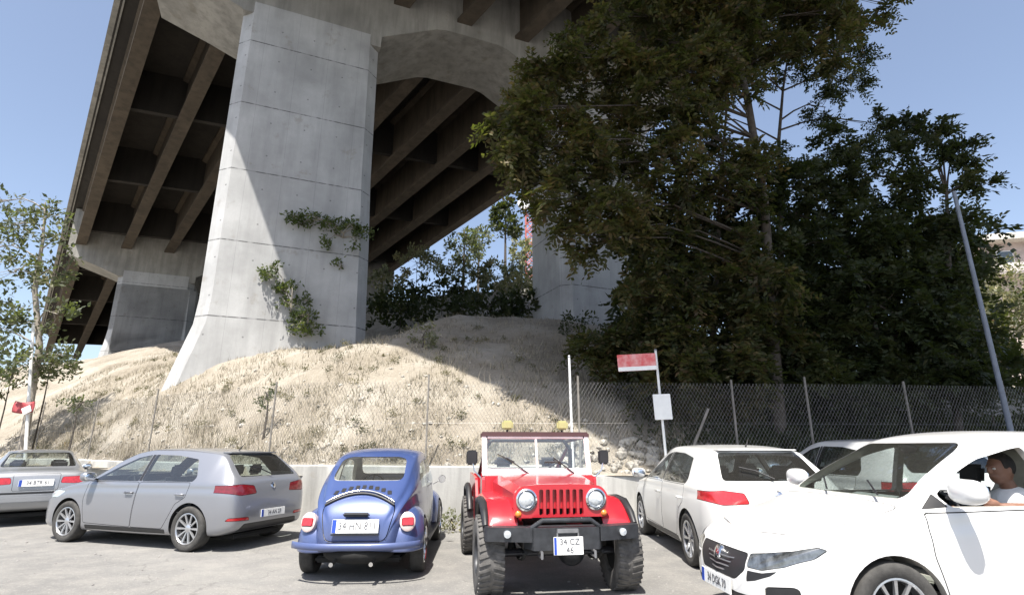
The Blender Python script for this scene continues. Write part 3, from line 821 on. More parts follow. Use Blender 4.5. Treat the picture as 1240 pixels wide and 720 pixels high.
    # plate, light housing, handle
    plate(root,faceM((-1.925,0,.625),(-1,0,.18)),'34 HN 811',w=.53,h=.15)
    b=MB(); b.box(-.15,.15,-.02,.02,-.03,.05,.015,faceM((-1.90,0,.745),(-1,0,.3))); b.build('plate_light',M['black'],root,50)
    b=MB(); b.box(-.27,.27,-.008,.008,-.01,.012,.003,faceM((-1.93,0,.535),(-1,0,.1))); b.build('plate_bracket',M['black'],root)
    seats(root,M['seatlight'],[(.0,(.28,-.28)),(-.75,(.26,-.26))],zf=.36,s=.80,rest=False)
    steering(root,.42,.28,.92,M['dash'])
    b=MB(); b.box(.58,.72,-.5,.5,.75,.90,.05); b.build('dashboard',M['blue'],root,50)
    for s in (-1,1):
        b=MB(); b.tube([(.55,s*.66,.93),(.55,s*.76,.99)],.008,6); b.lathe([(.055,-.012),(.06,0),(.001,.012)],(.55,s*.80,1.01),'x',20); b.build('mirror',M['chrome'],root,50)
    return root
# ---- open-topped off-road car --------------------------------------------------------------
def offroader(loc,rz,label):
    root=empty('parked_car',loc,rz,label,'car')
    dz=.02
    def B(name,mat,*bx,bev=.012,M4=None,parent=root,sm=40):
        b=MB()
        for q in bx: b.box(*q,bev,M4)
        return b.build(name,M[mat] if isinstance(mat,str) else mat,parent,sm)
    # tub with side cut-outs, cowl, rear
    b=MB()
    for s in (1,-1):
        poly=[(.42,.62),(.42,1.12),(.22,1.12),(.12,.80),(-.45,.80),(-.62,1.06),(-1.62,1.10),(-1.62,.62),(-1.50,.62),(-1.42,.85),(-.92,.85),(-.80,.52),(.40,.52)]
        b.prism(roundpoly(poly,.04),'y',s*.70,s*.735)
    b.box(-1.62,.42,-.70,.70,.55,.60); b.box(.16,.42,-.70,.70,.85,1.14,.01); b.box(-1.64,-1.60,-.735,.735,.62,1.08,.01)
    b.build('body',M['red'],root,40)
    # hood: tapered and crowned
    b=MB(); n=10; m=16; rings=[]
    for i in range(n+1):
        t=i/n; x=.40+(1.50-.40)*t; w=.60-.115*t; zt=1.165-.055*t-.02*t*t; zb=.86
        rg=[]
        for k in range(m+1):
            y=-w+2*w*k/m; e=abs(y/w); z=zt-.016*e*e-(.075*max(0,(e-.86)/.14)**2)
            rg.append(b.bm.verts.new((x,y,z)))
        rg.append(b.bm.verts.new((x,w,zb))); rg.append(b.bm.verts.new((x,-w,zb))); rings.append(rg)
    q=len(rings[0])
    for i in range(n):
        for k in range(q): b.bm.faces.new((rings[i][k],rings[i][(k+1)%q],rings[i+1][(k+1)%q],rings[i+1][k]))
    b.bm.faces.new(rings[0]); b.bm.faces.new(rings[-1][::-1]); b.build('hood',M['red'],root,30)
    # grille: plate with real slots and lamp holes
    b=MB(); b.prism(roundpoly([(-.50,.78),(-.515,1.0),(-.44,1.09),(-.2,1.108),(.2,1.108),(.44,1.09),(.515,1.0),(.50,.78)],.05),'x',1.50,1.56)
    g=b.mesh(); k=MB()
    for i in range(7):
        y=(i-3)*.072; k.prism(roundpoly([(y-.022,.80),(y-.022,1.055),(y+.022,1.055),(y+.022,.80)],.018),'x',1.4,1.7)
    for s in (1,-1): k.lathe([(.098,1.4),(.098,1.7)],(0,s*.375,.955),'x',32)
    g=boolean(g,k.mesh(),'DIFFERENCE'); smooth(g,35); g.materials.clear(); gr=link('grille',g,M['red'],root)
    B('radiator','dark',(1.42,1.47,-.30,.30,.75,1.05),parent=root)
    for s in (1,-1):
        b=MB(); b.lathe([(.105,1.50),(.112,1.575),(.095,1.585),(.09,1.56)],(0,s*.375,.955),'x',32,close=True); o=b.build('headlight',M['chrome'],root,40)
        b=MB(); b.lathe([(.092,1.50),(.092,1.555),(.075,1.578),(.04,1.59),(.001,1.594)],(0,s*.375,.955),'x',32); b.build('lens',M['lampglass'],o,60)
        # front fender: flat top with curved drop, black flare
        b=MB(); n=14; A=[]
        for i in range(n+1):
            t=i/n; x=.42+1.10*t; z=.955-.01*t-(.0 if t<.62 else .235*((t-.62)/.38)**2.0)
            A.append((x,z))
        yy0,yy1=sorted((s*.47,s*.79))
        rg=[]
        for x,z in A:
            rg.append([b.bm.verts.new(p) for p in ((x,s*.46,z),(x,s*.60,z+.004),(x,s*.72,z-.006),(x,s*.775,z-.03),(x,s*.79,z-.075),(x,s*.775,z-.08),(x,s*.72,z-.03),(x,s*.46,z-.02))])
        for i in range(n):
            for k in range(8): b.bm.faces.new((rg[i][k],rg[i][(k+1)%8],rg[i+1][(k+1)%8],rg[i+1][k]))
        b.bm.faces.new(rg[0]); b.bm.faces.new(rg[-1][::-1])
        b.build('front_fender',M['red'],root,45)
        pts=[(1.54,s*.80,.70),(1.44,s*.80,.80),(1.25,s*.80,.895),(1.0,s*.80,.91),(.72,s*.80,.885),(.52,s*.79,.74),(.42,s*.78,.58)]
        b=MB(); b.tube(pts,[.03,.04,.045,.045,.045,.04,.03],10); b.build('wheel_flare',M['black'],root,60)
        b=MB(); b.tube([(-.78,s*.79,.62),(-.92,s*.80,.88),(-1.17,s*.80,.93),(-1.42,s*.80,.88),(-1.52,s*.79,.66)],.045,10); b.build('wheel_flare',M['black'],root,60)
        b=MB(); b.lathe([(.034,1.50),(.034,1.56),(.02,1.575),(.001,1.578)],(0,s*.46,.815),'x',20); b.build('indicator_light',M['amber'],root,50)
        # inner fender
        B('inner_fender','dark',(.5,1.45,min(s*.44,s*.47),max(s*.44,s*.47),.6,.93))
        # front bumper wing
    b=MB()
    b.prism(roundpoly([(1.60,-.42),(1.60,.42),(1.78,.34),(1.80,-.34)],.02),'z',.50,.71)
    for s in (1,-1):
        b.prism(roundpoly([(1.60,s*.40),(1.78,s*.345),(1.66,s*.80),(1.50,s*.82)],.02) if s>0 else roundpoly([(1.60,s*.40),(1.78,s*.345),(1.66,s*.80),(1.50,s*.82)][::-1],.02),'z',.575,.71)
    b.tube([(1.74,-.36,.70),(1.77,-.25,.775),(1.77,.25,.775),(1.74,.36,.70)],.024,10)
    bp=b.build('front_bumper',M['blackmetal'],root,35)
    for s in (1,-1):
        b=MB(); b.lathe([(.036,1.70),(.036,1.745),(.001,1.75)],(0,s*.60,.65),'x',20); b.build('fog_light',M['lampglass'],bp,50)
        b=MB(); b.tube([(1.70,s*.27,.49),(1.84,s*.27,.49),(1.84,s*.27,.44),(1.70,s*.27,.44)],.013,8); b.build('shackle',M['steel'],bp,50)
    B('winch_fairlead','steel',(1.79,1.815,-.115,.115,.66,.70),(1.79,1.815,-.115,.115,.60,.62),(1.79,1.815,-.115,-.10,.60,.70),(1.79,1.815,.10,.115,.60,.70),bev=.004,parent=bp)
    plate(root,faceM((1.825,.0,.545),(1,0,.05)),('34 CZ','46'),True,.30,.165)
    # windscreen frame
    W=Matrix.Translation((.27,0,1.13))@Matrix.Rotation(R(-14),4,'Y')
    fr=M['red']
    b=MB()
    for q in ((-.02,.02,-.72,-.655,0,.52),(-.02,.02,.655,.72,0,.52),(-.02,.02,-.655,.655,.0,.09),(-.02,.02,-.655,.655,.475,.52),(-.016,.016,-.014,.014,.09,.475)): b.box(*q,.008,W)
    wf=b.build('windscreen_frame',simple('red_frame_with_glare',(.72,.62,.61),.3,0,.6),root,40)  # pale tone paints the sun glare into the frame's colour
    b=MB(); b.box(-.003,.003,-.655,.655,.09,.475,0,W); b.build('windscreen',M['glassclear'],wf)
    B('soft_top_edge','maroon',(-.06,.035,-.735,.735,.485,.565),M4=W,bev=.02)
    for s,(y0,y1) in ((1,(.48,.22)),(-1,(-.12,-.40))):
        b=MB(); p0=W@Vector((.035,y0,.02)); p1=W@Vector((.03,y1,.22)); b.tube([p0,p1],.008,6); b.tube([W@Vector((.028,y1-.12,.17 if s>0 else .27)),W@Vector((.028,y1+.10,.17))],.007,6); b.build('wiper',M['black'],wf)
    # roll bar, folded top frame, light bar with two covered lamps
    b=MB()
    b.tube([(-.45,-.62,.6),(-.45,-.62,1.45),(-.45,-.52,1.58),(-.45,.52,1.58),(-.45,.62,1.45),(-.45,.62,.6)],.03,10)
    for s in (1,-1):
        b.tube([(-.45,s*.56,1.56),(.16,s*.64,1.61)],.022,8); b.tube([(-.45,s*.60,1.5),(-1.5,s*.60,1.05)],.028,8)
    b.build('roll_bar',M['black'],root,50)
    b=MB(); b.tube([(.10,-.62,1.60),(.08,-.58,1.665),(.08,.58,1.665),(.10,.62,1.60)],.012,8); lb=b.build('light_bar',M['black'],root,50)
    yl=simple('yellow_lamp_cover',(.40,.38,.17),.5,0,.3)
    for y in (.375,-.375):
        b=MB(); b.box(.06,.16,y-.075,y+.075,1.71,1.83,.022); o=b.build('spotlight',yl,root,50)
        b=MB(); b.tube([(.10,y,1.68),(.10,y,1.72)],.014,8); b.box(.02,.07,y-.05,y+.05,1.73,1.81,.015); b.build('lamp_bracket',M['black'],o,50)
    # side mirrors
    for s in (1,-1):
        b=MB(); b.tube([(.34,s*.73,1.10),(.36,s*.83,1.20),(.36,s*.86,1.34)],.010,6); b.build('mirror_arm',M['chrome'],root,50)
        b=MB(); b.box(.335,.375,min(s*.79,s*.93),max(s*.79,s*.93),1.27,1.45,.018); o=b.build('mirror',M['black'],root,50)
        b=MB(); b.box(.328,.334,min(s*.80,s*.92),max(s*.80,s*.92),1.285,1.435,.001); b.build('mirror_glass',M['mirror'],o)
    # seats, wheel, dash
    seats(root,M['seat'],[(-.25,(.33,-.33))],zf=.68,s=.75)
    steering(root,.10,.33,1.13,M['dash'])
    B('dashboard','black',(.06,.17,-.68,.68,.98,1.12))
    # chassis, axles, springs
    b=MB()
    for s in (1,-1):
        b.box(-1.6,1.62,s*.36-.035,s*.36+.035,.46,.54)
        b.tube([(.72,s*.40,.46),(.95,s*.40,.37),(1.2,s*.40,.33),(1.45,s*.40,.37),(1.66,s*.40,.46)],.02,6)
        b.tube([(1.2,s*.5,.40),(1.16,s*.42,.85)],.03,8)
    b.box(.3,1.4,-.22,.22,.40,.62)
    b.build('chassis',M['dark'],root,40)
    b=MB(); b.tube([(1.2,-.68,.39),(1.2,.68,.39)],.042,12); b.ell((1.2,.18,.39),(.16,.15,.15)); b.tube([(1.34,-.62,.40),(1.34,.62,.40)],.016,8); b.build('front_axle',M['blackmetal'],root,50)
    b=MB(); b.tube([(-1.17,-.68,.39),(-1.17,.68,.39)],.042,12); b.ell((-1.17,0,.39),(.16,.15,.15)); b.build('rear_axle',M['blackmetal'],root,50)
    for x in (1.2,-1.17):
        for s in (1,-1):
            w=wheel(root,(x,s*.735,.385),.385,.27,s,'steel',rimr=.20,mat_rim='blackmetal',tyre='rubberdust')
    return root
# ------------------------------------------------------------------ setting materials
def asphalt():
    m,nt,b=newmat('sunbleached_asphalt'); v=coord(nt)
    f1=noise_tex(nt,.35,6,.62,v); f2=noise_tex(nt,2.3,6,.7,v); f3=noise_tex(nt,95,3,.6,v)
    c=ramp(nt,f1,[(.32,(.14,.137,.133)),(.62,(.215,.21,.20))])
    c=mixc(nt,ramp(nt,f2,[(.42,0.),(.66,.45)]),c,(.33,.315,.285))
    c=mixc(nt,ramp(nt,f3,[(.35,.55),(.6,0.)]),c,(.12,.118,.115))
    # dark patches of older oil and tar
    f4=noise_tex(nt,.9,4,.55,v); c=mixc(nt,ramp(nt,f4,[(.60,0.),(.72,.35)]),c,(.13,.128,.125))
    vo=N(nt,'ShaderNodeTexVoronoi',feature='DISTANCE_TO_EDGE'); vo.inputs['Scale'].default_value=.55
    nv=N(nt,'ShaderNodeTexNoise'); nv.inputs['Scale'].default_value=2.2; nv.inputs['Detail'].default_value=5; L(nt,v,nv.inputs['Vector'])
    va=N(nt,'ShaderNodeVectorMath',operation='MULTIPLY_ADD'); L(nt,nv.outputs['Color'],va.inputs[0]); va.inputs[1].default_value=(.9,.9,0); L(nt,v,va.inputs[2]); L(nt,va.outputs[0],vo.inputs['Vector'])
    ck=ramp(nt,vo.outputs['Distance'],[(0.,.4),(.010,0.)]); cm=N(nt,'ShaderNodeMath',operation='MULTIPLY'); L(nt,ck,cm.inputs[0]); L(nt,ramp(nt,f1,[(.45,0.),(.55,1.)]),cm.inputs[1])
    c=mixc(nt,cm.outputs[0],c,(.06,.058,.055))
    f5=noise_tex(nt,28,4,.75,v); c=mixc(nt,ramp(nt,f5,[(.56,0.),(.70,.5)]),c,(.46,.44,.40))
    L(nt,c,b.inputs['Base Color']); b.inputs['Roughness'].default_value=.92
    bump(nt,f5,b,.6,.012); return m
def concrete(name,base=(.40,.40,.39),joint=None,streak=1.0):
    m,nt,b=newmat(name); v=coord(nt)
    mp=N(nt,'ShaderNodeMapping'); mp.inputs['Scale'].default_value=(1,1,.12); L(nt,v,mp.inputs[0])
    f1=noise_tex(nt,.5,6,.6,v); f2=noise_tex(nt,2.2,6,.65,mp.outputs[0]); f3=noise_tex(nt,30,4,.6,v)
    dk=tuple(x*.72 for x in base); lt=tuple(min(1,x*1.18) for x in base)
    c=ramp(nt,f1,[(.3,dk),(.7,lt)])
    c=mixc(nt,ramp(nt,f2,[(.44,0.),(.70,.75*streak)]),c,tuple(x*.48 for x in base))
    c=mixc(nt,ramp(nt,f3,[(.3,.25),(.5,0.)]),c,dk)
    f6=noise_tex(nt,1.3,5,.7,v); c=mixc(nt,ramp(nt,f6,[(.60,0.),(.68,.35)]),c,(base[0]*.55,base[1]*.48,base[2]*.38))
    if joint:
        z0,sp=joint
        s=N(nt,'ShaderNodeSeparateXYZ'); L(nt,v,s.inputs[0])
        a=N(nt,'ShaderNodeMath',operation='SUBTRACT'); L(nt,s.outputs[2],a.inputs[0]); a.inputs[1].default_value=z0-100*sp
        d=N(nt,'ShaderNodeMath',operation='DIVIDE'); L(nt,a.outputs[0],d.inputs[0]); d.inputs[1].default_value=sp
        fl=N(nt,'ShaderNodeMath',operation='FLOOR'); L(nt,d.outputs[0],fl.inputs[0])
        fr=N(nt,'ShaderNodeMath',operation='FRACT'); L(nt,d.outputs[0],fr.inputs[0])
        wn=N(nt,'ShaderNodeTexWhiteNoise',noise_dimensions='1D'); L(nt,fl.outputs[0],wn.inputs['W'])
        c=mixc(nt,ramp(nt,wn.outputs[0],[(0.,0.),(1.,.30)]),c,dk)
        lt_=N(nt,'ShaderNodeMath',operation='LESS_THAN'); L(nt,fr.outputs[0],lt_.inputs[0]); lt_.inputs[1].default_value=.016
        br=ramp(nt,noise_tex(nt,5,3,.5,v),[(.36,.25),(.55,.9)])
        mu=N(nt,'ShaderNodeMath',operation='MULTIPLY'); L(nt,lt_.outputs[0],mu.inputs[0]); L(nt,br,mu.inputs[1])
        c=mixc(nt,mu.outputs[0],c,(.10,.10,.10))
        dp=N(nt,'ShaderNodeVectorMath',operation='DOT_PRODUCT'); L(nt,v,dp.inputs[0]); dp.inputs[1].default_value=(.918,.397,0)
        def mth(op,a,b=None):
            q=N(nt,'ShaderNodeMath',operation=op)
            for i,x in enumerate((a,b)):
                if x is None: continue
                if isinstance(x,(int,float)): q.inputs[i].default_value=x
                else: L(nt,x,q.inputs[i])
            return q.outputs[0]
        fu=mth('FRACT',mth('DIVIDE',mth('ADD',dp.outputs['Value'],100.0),1.22))
        fz=mth('FRACT',mth('DIVIDE',mth('ADD',s.outputs[2],100.0),1.4))
        c=mixc(nt,mth('MULTIPLY',mth('LESS_THAN',fu,.012),.28),c,(.12,.12,.12))
        r2=mth('ADD',mth('POWER',mth('MULTIPLY',mth('SUBTRACT',fu,.5),1.22),2.0),mth('POWER',mth('MULTIPLY',mth('SUBTRACT',fz,.5),1.4),2.0))
        c=mixc(nt,mth('MULTIPLY',mth('LESS_THAN',r2,.0010),.6),c,(.09,.09,.09))
    L(nt,c,b.inputs['Base Color']); b.inputs['Roughness'].default_value=.88
    bump(nt,f3,b,.25,.01); return m
def drysoil():
    m,nt,b=newmat('dry_hillside_soil'); v=coord(nt)
    f1=noise_tex(nt,.45,6,.65,v); f2=noise_tex(nt,3.5,7,.72,v); f3=noise_tex(nt,22,5,.7,v)
    c=ramp(nt,f1,[(.3,(.17,.145,.11)),(.5,(.26,.23,.185)),(.72,(.34,.315,.27))])
    c=mixc(nt,ramp(nt,f2,[(.52,0.),(.72,.6)]),c,(.13,.108,.08))
    c=mixc(nt,ramp(nt,f3,[(.55,0.),(.7,.55)]),c,(.55,.50,.42))
    L(nt,c,b.inputs['Base Color']); b.inputs['Roughness'].default_value=.95
    bump(nt,f2,b,.9,.06); return m
def grassmat():
    m,nt,b=newmat('dry_grass'); g=N(nt,'ShaderNodeNewGeometry')
    L(nt,ramp(nt,g.outputs['Random Per Island'],[(0,(.30,.26,.185)),(.35,(.42,.375,.285)),(.6,(.24,.205,.15)),(.8,(.14,.12,.08)),(1,(.09,.09,.05))]),b.inputs['Base Color'])
    b.inputs['Roughness'].default_value=.85; return m
M['asphalt']=asphalt()
M['pier']=concrete('pier_concrete',(.42,.42,.415),(9.15,2.8),.5)
M['cap']=concrete('cap_concrete',(.30,.29,.265),None,1.0)
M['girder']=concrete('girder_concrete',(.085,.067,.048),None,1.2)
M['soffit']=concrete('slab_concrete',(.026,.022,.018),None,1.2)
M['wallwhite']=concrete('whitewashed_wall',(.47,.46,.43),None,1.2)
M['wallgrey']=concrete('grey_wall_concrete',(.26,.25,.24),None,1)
M['soil']=drysoil(); M['grass']=grassmat()
M['galv']=simple('galvanised_wire',(.22,.215,.21),.5,.6,var=.25)
M['post']=simple('weathered_fence_post',(.20,.185,.165),.85,var=.25,scale=5)
M['whitepost']=simple('white_painted_pole',(.72,.72,.70),.5,var=.12,scale=6)
M['bark']=simple('grey_brown_bark',(.075,.062,.05),.9,var=.4,scale=9,bmp=.8,bscale=14)
M['barklight']=simple('pale_bark',(.28,.25,.21),.9,var=.3,scale=9,bmp=.6,bscale=14)
M['leaf_olive']=leafmat('olive_leaves',[(.035,.040,.014),(.075,.070,.022),(.03,.038,.016),(.12,.105,.04),(.085,.052,.026),(.045,.05,.02)],.25)
M['leaf_dark']=leafmat('dark_green_leaves',[(.022,.032,.014),(.036,.048,.02),(.026,.038,.016),(.055,.056,.026)],.2)
M['leaf_mid']=leafmat('mid_green_leaves',[(.032,.042,.016),(.058,.062,.024),(.036,.046,.02),(.10,.082,.036),(.06,.038,.022)],.25)
M['leaf_grey']=leafmat('grey_green_leaves',[(.085,.10,.065),(.12,.135,.095),(.10,.11,.08),(.17,.165,.12)],.35)
M['leaf_pale']=leafmat('dusty_pale_leaves',[(.20,.20,.12),(.28,.27,.18),(.16,.17,.10),(.34,.32,.22)],.3)
M['leaf_ivy']=leafmat('wall_plant_leaves',[(.05,.08,.025),(.09,.12,.04),(.06,.09,.03),(.13,.15,.07)],.3)
# ------------------------------------------------------------------ ground
b=MB(); bmesh.ops.create_grid(b.bm,x_segments=1,y_segments=1,size=700)
g=b.build('ground',M['asphalt']); g['kind']='structure'
# ------------------------------------------------------------------ wall line and hillside
WL=[(-60,40),(-34,28),(-20,20.6),(-12.5,16.4),(-8,13.4),(-4.0,11.15),(0,11.0),(4,11.35),(8,11.6),(14,12.4),(24,14),(60,20)]
def wally(x):
    for (x0,y0),(x1,y1) in zip(WL,WL[1:]):
        if x0<=x<=x1: return y0+(y1-y0)*(x-x0)/(x1-x0)
    return WL[0][1] if x<WL[0][0] else WL[-1][1]
CP=[(-8.7,18.9,4.6),(-7.8,19.3,4.8),(-4.51,16.97,4.59),(-3.43,15.99,4.34),(-1.79,14.68,3.6),(-.41,13.62,2.93),(.58,12.9,2.38),(1.28,12.39,1.98),(2.08,11.83,1.45),
    (-11.2,18,3.3),(-5.8,20.2,4.9),(1.06,23,6.75),(-2.6,21,6.35),(-.8,19,5.2),(1.6,19,5.3),(4,23,6.4),(-5,25,6.1),(1,27,7.0),(7,25,6.4),(-28,40,8.2),(-17.5,25,5.0),(-14,19.5,2.9),(-21,33,7.4),
    (-30,29,3.2),(-45,42,6),(-60,80,12),(-9,52,14),(-25,60,11),(-14,32,6.9),(0,45,14),(-10,42,12.3),(-17,50,13),(8,50,11),(20,50,3.5),(-8,60,14),(0,34,10),(-8,33,8.8),(5,16,2.9),(8,14.5,2.1),(10,25,4.4),(15,20,3.2),(20,16,1.6),
    (30,30,2.5),(42,45,7),(60,60,6),(55,25,1.6),(0,90,17),(70,90,6),(-80,120,14),(40,120,7),(-60,45,3)]
for (x,y) in [(-60,40),(-45,33.4),(-34,28),(-27,24.3),(-20,20.6),(-16,18.4),(-12.5,16.4),(-10,14.8),(-8,13.4),(-6,12.3),(-4.0,11.15),(-2,11.1),(0,11.0),(2,11.2),(4,11.35),(8,11.6),(11,12),(14,12.4),(19,13.2),(24,14),(40,17),(60,20)]:
    CP.append((x,y+.25,1.02 if x<2 else .98))
def tps(cp,lam=.02):
    P=np.array(cp); n=len(P); d=np.linalg.norm(P[:,None,:2]-P[None,:,:2],axis=2)
    K=np.where(d>0,d*d*np.log(d+1e-12),0)+lam*np.eye(n)
    A=np.zeros((n+3,n+3)); A[:n,:n]=K; A[:n,n]=1; A[:n,n+1:]=P[:,:2]; A[n,:n]=1; A[n+1:,:n]=P[:,:2].T
    s=np.linalg.solve(A,np.concatenate([P[:,2],[0,0,0]]))
    def f(X,Y):
        q=np.stack([X,Y],-1); d=np.linalg.norm(q[...,None,:]-P[:,:2],axis=-1)
        return (np.where(d>0,d*d*np.log(d+1e-12),0)@s[:n])+s[n]+s[n+1]*X+s[n+2]*Y
    return f
TF=tps(CP)
def terr(x,y):
    return float(TF(np.array([x],float),np.array([y],float))[0])
def bumpz(x,y):
    return .11*noise.noise(Vector((x*.7,y*.9,0)))+.09*noise.noise(Vector((x*2.2,y*2.6,3)))+.02*noise.noise(Vector((x*7,y*7,5)))
def gz(x,y):
    return terr(x,y)+bumpz(x,y)*min(1,max(0,(y-wally(x)-.2)*1.2))
xs=np.concatenate([np.arange(-70,-22,1.5),np.arange(-22,14,.28),np.arange(14,75,1.6)])
vs=np.concatenate([[0,.15],np.arange(.3,14,.28),np.arange(14,40,1.0),np.arange(40,130,5)])
X,Vv=np.meshgrid(xs,vs); WY=np.vectorize(wally)(X); Y=WY+.12+Vv
Z=np.clip(TF(X,Y),.9,19); 
V=[]; 
for j in range(X.shape[0]):
    for i in range(X.shape[1]):
        x,y,z=X[j,i],Y[j,i],Z[j,i]
        V.append((x,y,z+bumpz(x,y)*min(1,max(0,(Vv[j,i]-.1)*1.2))))
nx=len(xs); F=[(j*nx+i,j*nx+i+1,(j+1)*nx+i+1,(j+1)*nx+i) for j in range(len(vs)-1) for i in range(nx-1)]
hs=pydata('hillside',V,F,M['soil']); hs['kind']='structure'; smooth(hs.data,180)
# low wall with coping holes and rubble
def wallseg(p,q,z1,th,name,mat,label,holes=False,z0=-.05):
    a=Vector((*p,0)); c=Vector((*q,0)); d=(c-a).normalized(); n=Vector((-d.y,d.x,0))
    pts=[a,c,c+n*th,a+n*th]
    b=MB(); lo=[b.bm.verts.new((v.x,v.y,z0)) for v in pts]; hi=[b.bm.verts.new((v.x,v.y,z1)) for v in pts]
    b.bm.faces.new(lo[::-1]); b.bm.faces.new(hi)
    for i in range(4): b.bm.faces.new((lo[i],lo[(i+1)%4],hi[(i+1)%4],hi[i]))
    return b
b=MB()
def strip(pts,z0,z1,th,b):
    L_=[]
    for i,(x,y) in enumerate(pts):
        p=Vector((x,y)); t=(Vector(pts[min(i+1,len(pts)-1)])-Vector(pts[max(i-1,0)])).normalized(); n=Vector((-t.y,t.x))
        zt=z1(x) if callable(z1) else z1
        L_.append([b.bm.verts.new((p.x,p.y,z0)),b.bm.verts.new((p.x,p.y,zt-.02)),b.bm.verts.new((p.x+n.x*.02,p.y+n.y*.02,zt)),b.bm.verts.new((p.x+n.x*(th-.02),p.y+n.y*(th-.02),zt)),b.bm.verts.new((p.x+n.x*th,p.y+n.y*th,zt-.02)),b.bm.verts.new((p.x+n.x*th,p.y+n.y*th,z0))])
    for i in range(len(L_)-1):
        for k in range(6): b.bm.faces.new((L_[i][k],L_[i+1][k],L_[i+1][(k+1)%6],L_[i][(k+1)%6]))
    b.bm.faces.new(L_[0]); b.bm.faces.new(L_[-1][::-1])
def resample(pts,st):
    o=[]
    for a,c in zip(pts,pts[1:]):
        n=max(1,int((Vector(c)-Vector(a)).length/st))
        for i in range(n): t=i/n; o.append((a[0]+(c[0]-a[0])*t,a[1]+(c[1]-a[1])*t))
    o.append(pts[-1]); return o
w1=[(x,wally(x)-.06) for x in np.arange(-45,1.0,1.0)]+[(1.0,wally(1.0)-.06)]
strip(w1,-.05,lambda x:1.09+.012*math.sin(x*1.3),.26,b)
ww=tag(b.build('parking_wall',M['wallwhite'],None,40),'low whitewashed concrete wall along the foot of the sunlit slope','wall')
b=MB()
for x,z in ((-1.75,.80),(-6.2,.7),(-.2,.62)):
    y=wally(x)-.06; b.lathe([(.045,-.02),(.045,.03),(.035,.03),(.035,-.02)],(x,y,z),'y',14,close=True)
b.build('drain_pipe',M['dark'],ww,40)
b=MB(); w2=[(x,wally(x)-.04) for x in np.arange(1.02,26,1.0)]
strip(w2,-.05,lambda x:.92+.03*math.sin(x*2.1),.24,b)
tag(b.build('rubble_wall',M['wallwhite'],None,40),'lower rough section of wall with rubble behind it, right of the red off-road car','wall')
# taller grey wall in the shade behind the trees
b=MB(); strip([(x,y) for x,y in [(6.3,14.6),(10,14.9),(14,15.6),(22,17.5)]],.5,lambda x:2.45+.02*x,.3,b)
tag(b.build('retaining_wall',M['wallgrey'],None,40),'grey concrete wall in deep shade behind the trees on the right','wall')
# ------------------------------------------------------------------ viaduct
Dh=Vector((-.6617,.7497,0)); DG=-.117
Cd=Vector((.918,.397,0)).normalized(); Td=Vector((-Cd.y,Cd.x,0))
O=Vector((-10.76,18.0,0)); CS=.028
def BP(a,s,z):   # along, across, height above girder soffit datum at pier 1
    return O+Dh*a+Cd*s+Vector((0,0,20.6+CS*s+DG*a+z))
br=empty('viaduct',(-2,21.5,5),0,'tall concrete road viaduct crossing overhead on broad piers','viaduct')
INV=Matrix.Translation(-br.location)
def bbuild(b,name,mat,sm=30):
    me=b.mesh(); me.transform(INV); smooth(me,sm); return link(name,me,M[mat],br)
A0,A1=-34,70
def run(b,prof,a0=A0,a1=A1,step=8.0):
    n=int((a1-a0)/step)+1; rg=[]
    for i in range(n+1):
        a=a0+(a1-a0)*i/n; rg.append([b.bm.verts.new(BP(a,s,z)) for s,z in prof])
    k=len(prof)
    for i in range(n):
        for j in range(k): b.bm.faces.new((rg[i][j],rg[i][(j+1)%k],rg[i+1][(j+1)%k],rg[i+1][j]))
    b.bm.faces.new(rg[0]); b.bm.faces.new(rg[-1][::-1])
GZ=3.0
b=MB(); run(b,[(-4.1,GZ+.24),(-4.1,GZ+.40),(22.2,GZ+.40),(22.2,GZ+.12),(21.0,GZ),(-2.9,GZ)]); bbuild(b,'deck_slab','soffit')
for s0,s1 in ((-4.16,-3.86),(21.96,22.26)):
    b=MB(); run(b,[(s0,GZ+.2),(s0,GZ+1.45),(s1-.05,GZ+1.45),(s1,GZ+1.2),(s1,GZ+.2)]); bbuild(b,'parapet','cap')
b=MB(); run(b,[(-3.80,GZ+.05),(-3.80,GZ+.13),(-3.72,GZ+.13),(-3.72,GZ+.05)]); bbuild(b,'drain_pipe','cap')
gs=[-2.75+3.0*i for i in range(9)]
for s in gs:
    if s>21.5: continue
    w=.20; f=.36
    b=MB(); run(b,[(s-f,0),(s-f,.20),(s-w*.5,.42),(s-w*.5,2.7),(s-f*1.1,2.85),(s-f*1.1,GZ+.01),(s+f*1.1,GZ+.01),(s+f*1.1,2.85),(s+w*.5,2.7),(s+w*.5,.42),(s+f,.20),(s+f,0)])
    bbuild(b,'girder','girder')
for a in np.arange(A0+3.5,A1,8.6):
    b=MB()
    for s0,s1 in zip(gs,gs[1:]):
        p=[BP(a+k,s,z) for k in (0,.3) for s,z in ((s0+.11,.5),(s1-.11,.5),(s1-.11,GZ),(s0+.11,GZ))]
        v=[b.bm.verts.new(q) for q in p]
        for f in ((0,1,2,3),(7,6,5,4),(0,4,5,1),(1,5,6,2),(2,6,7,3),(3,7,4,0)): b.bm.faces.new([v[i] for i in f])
    bbuild(b,'cross_beam','soffit')
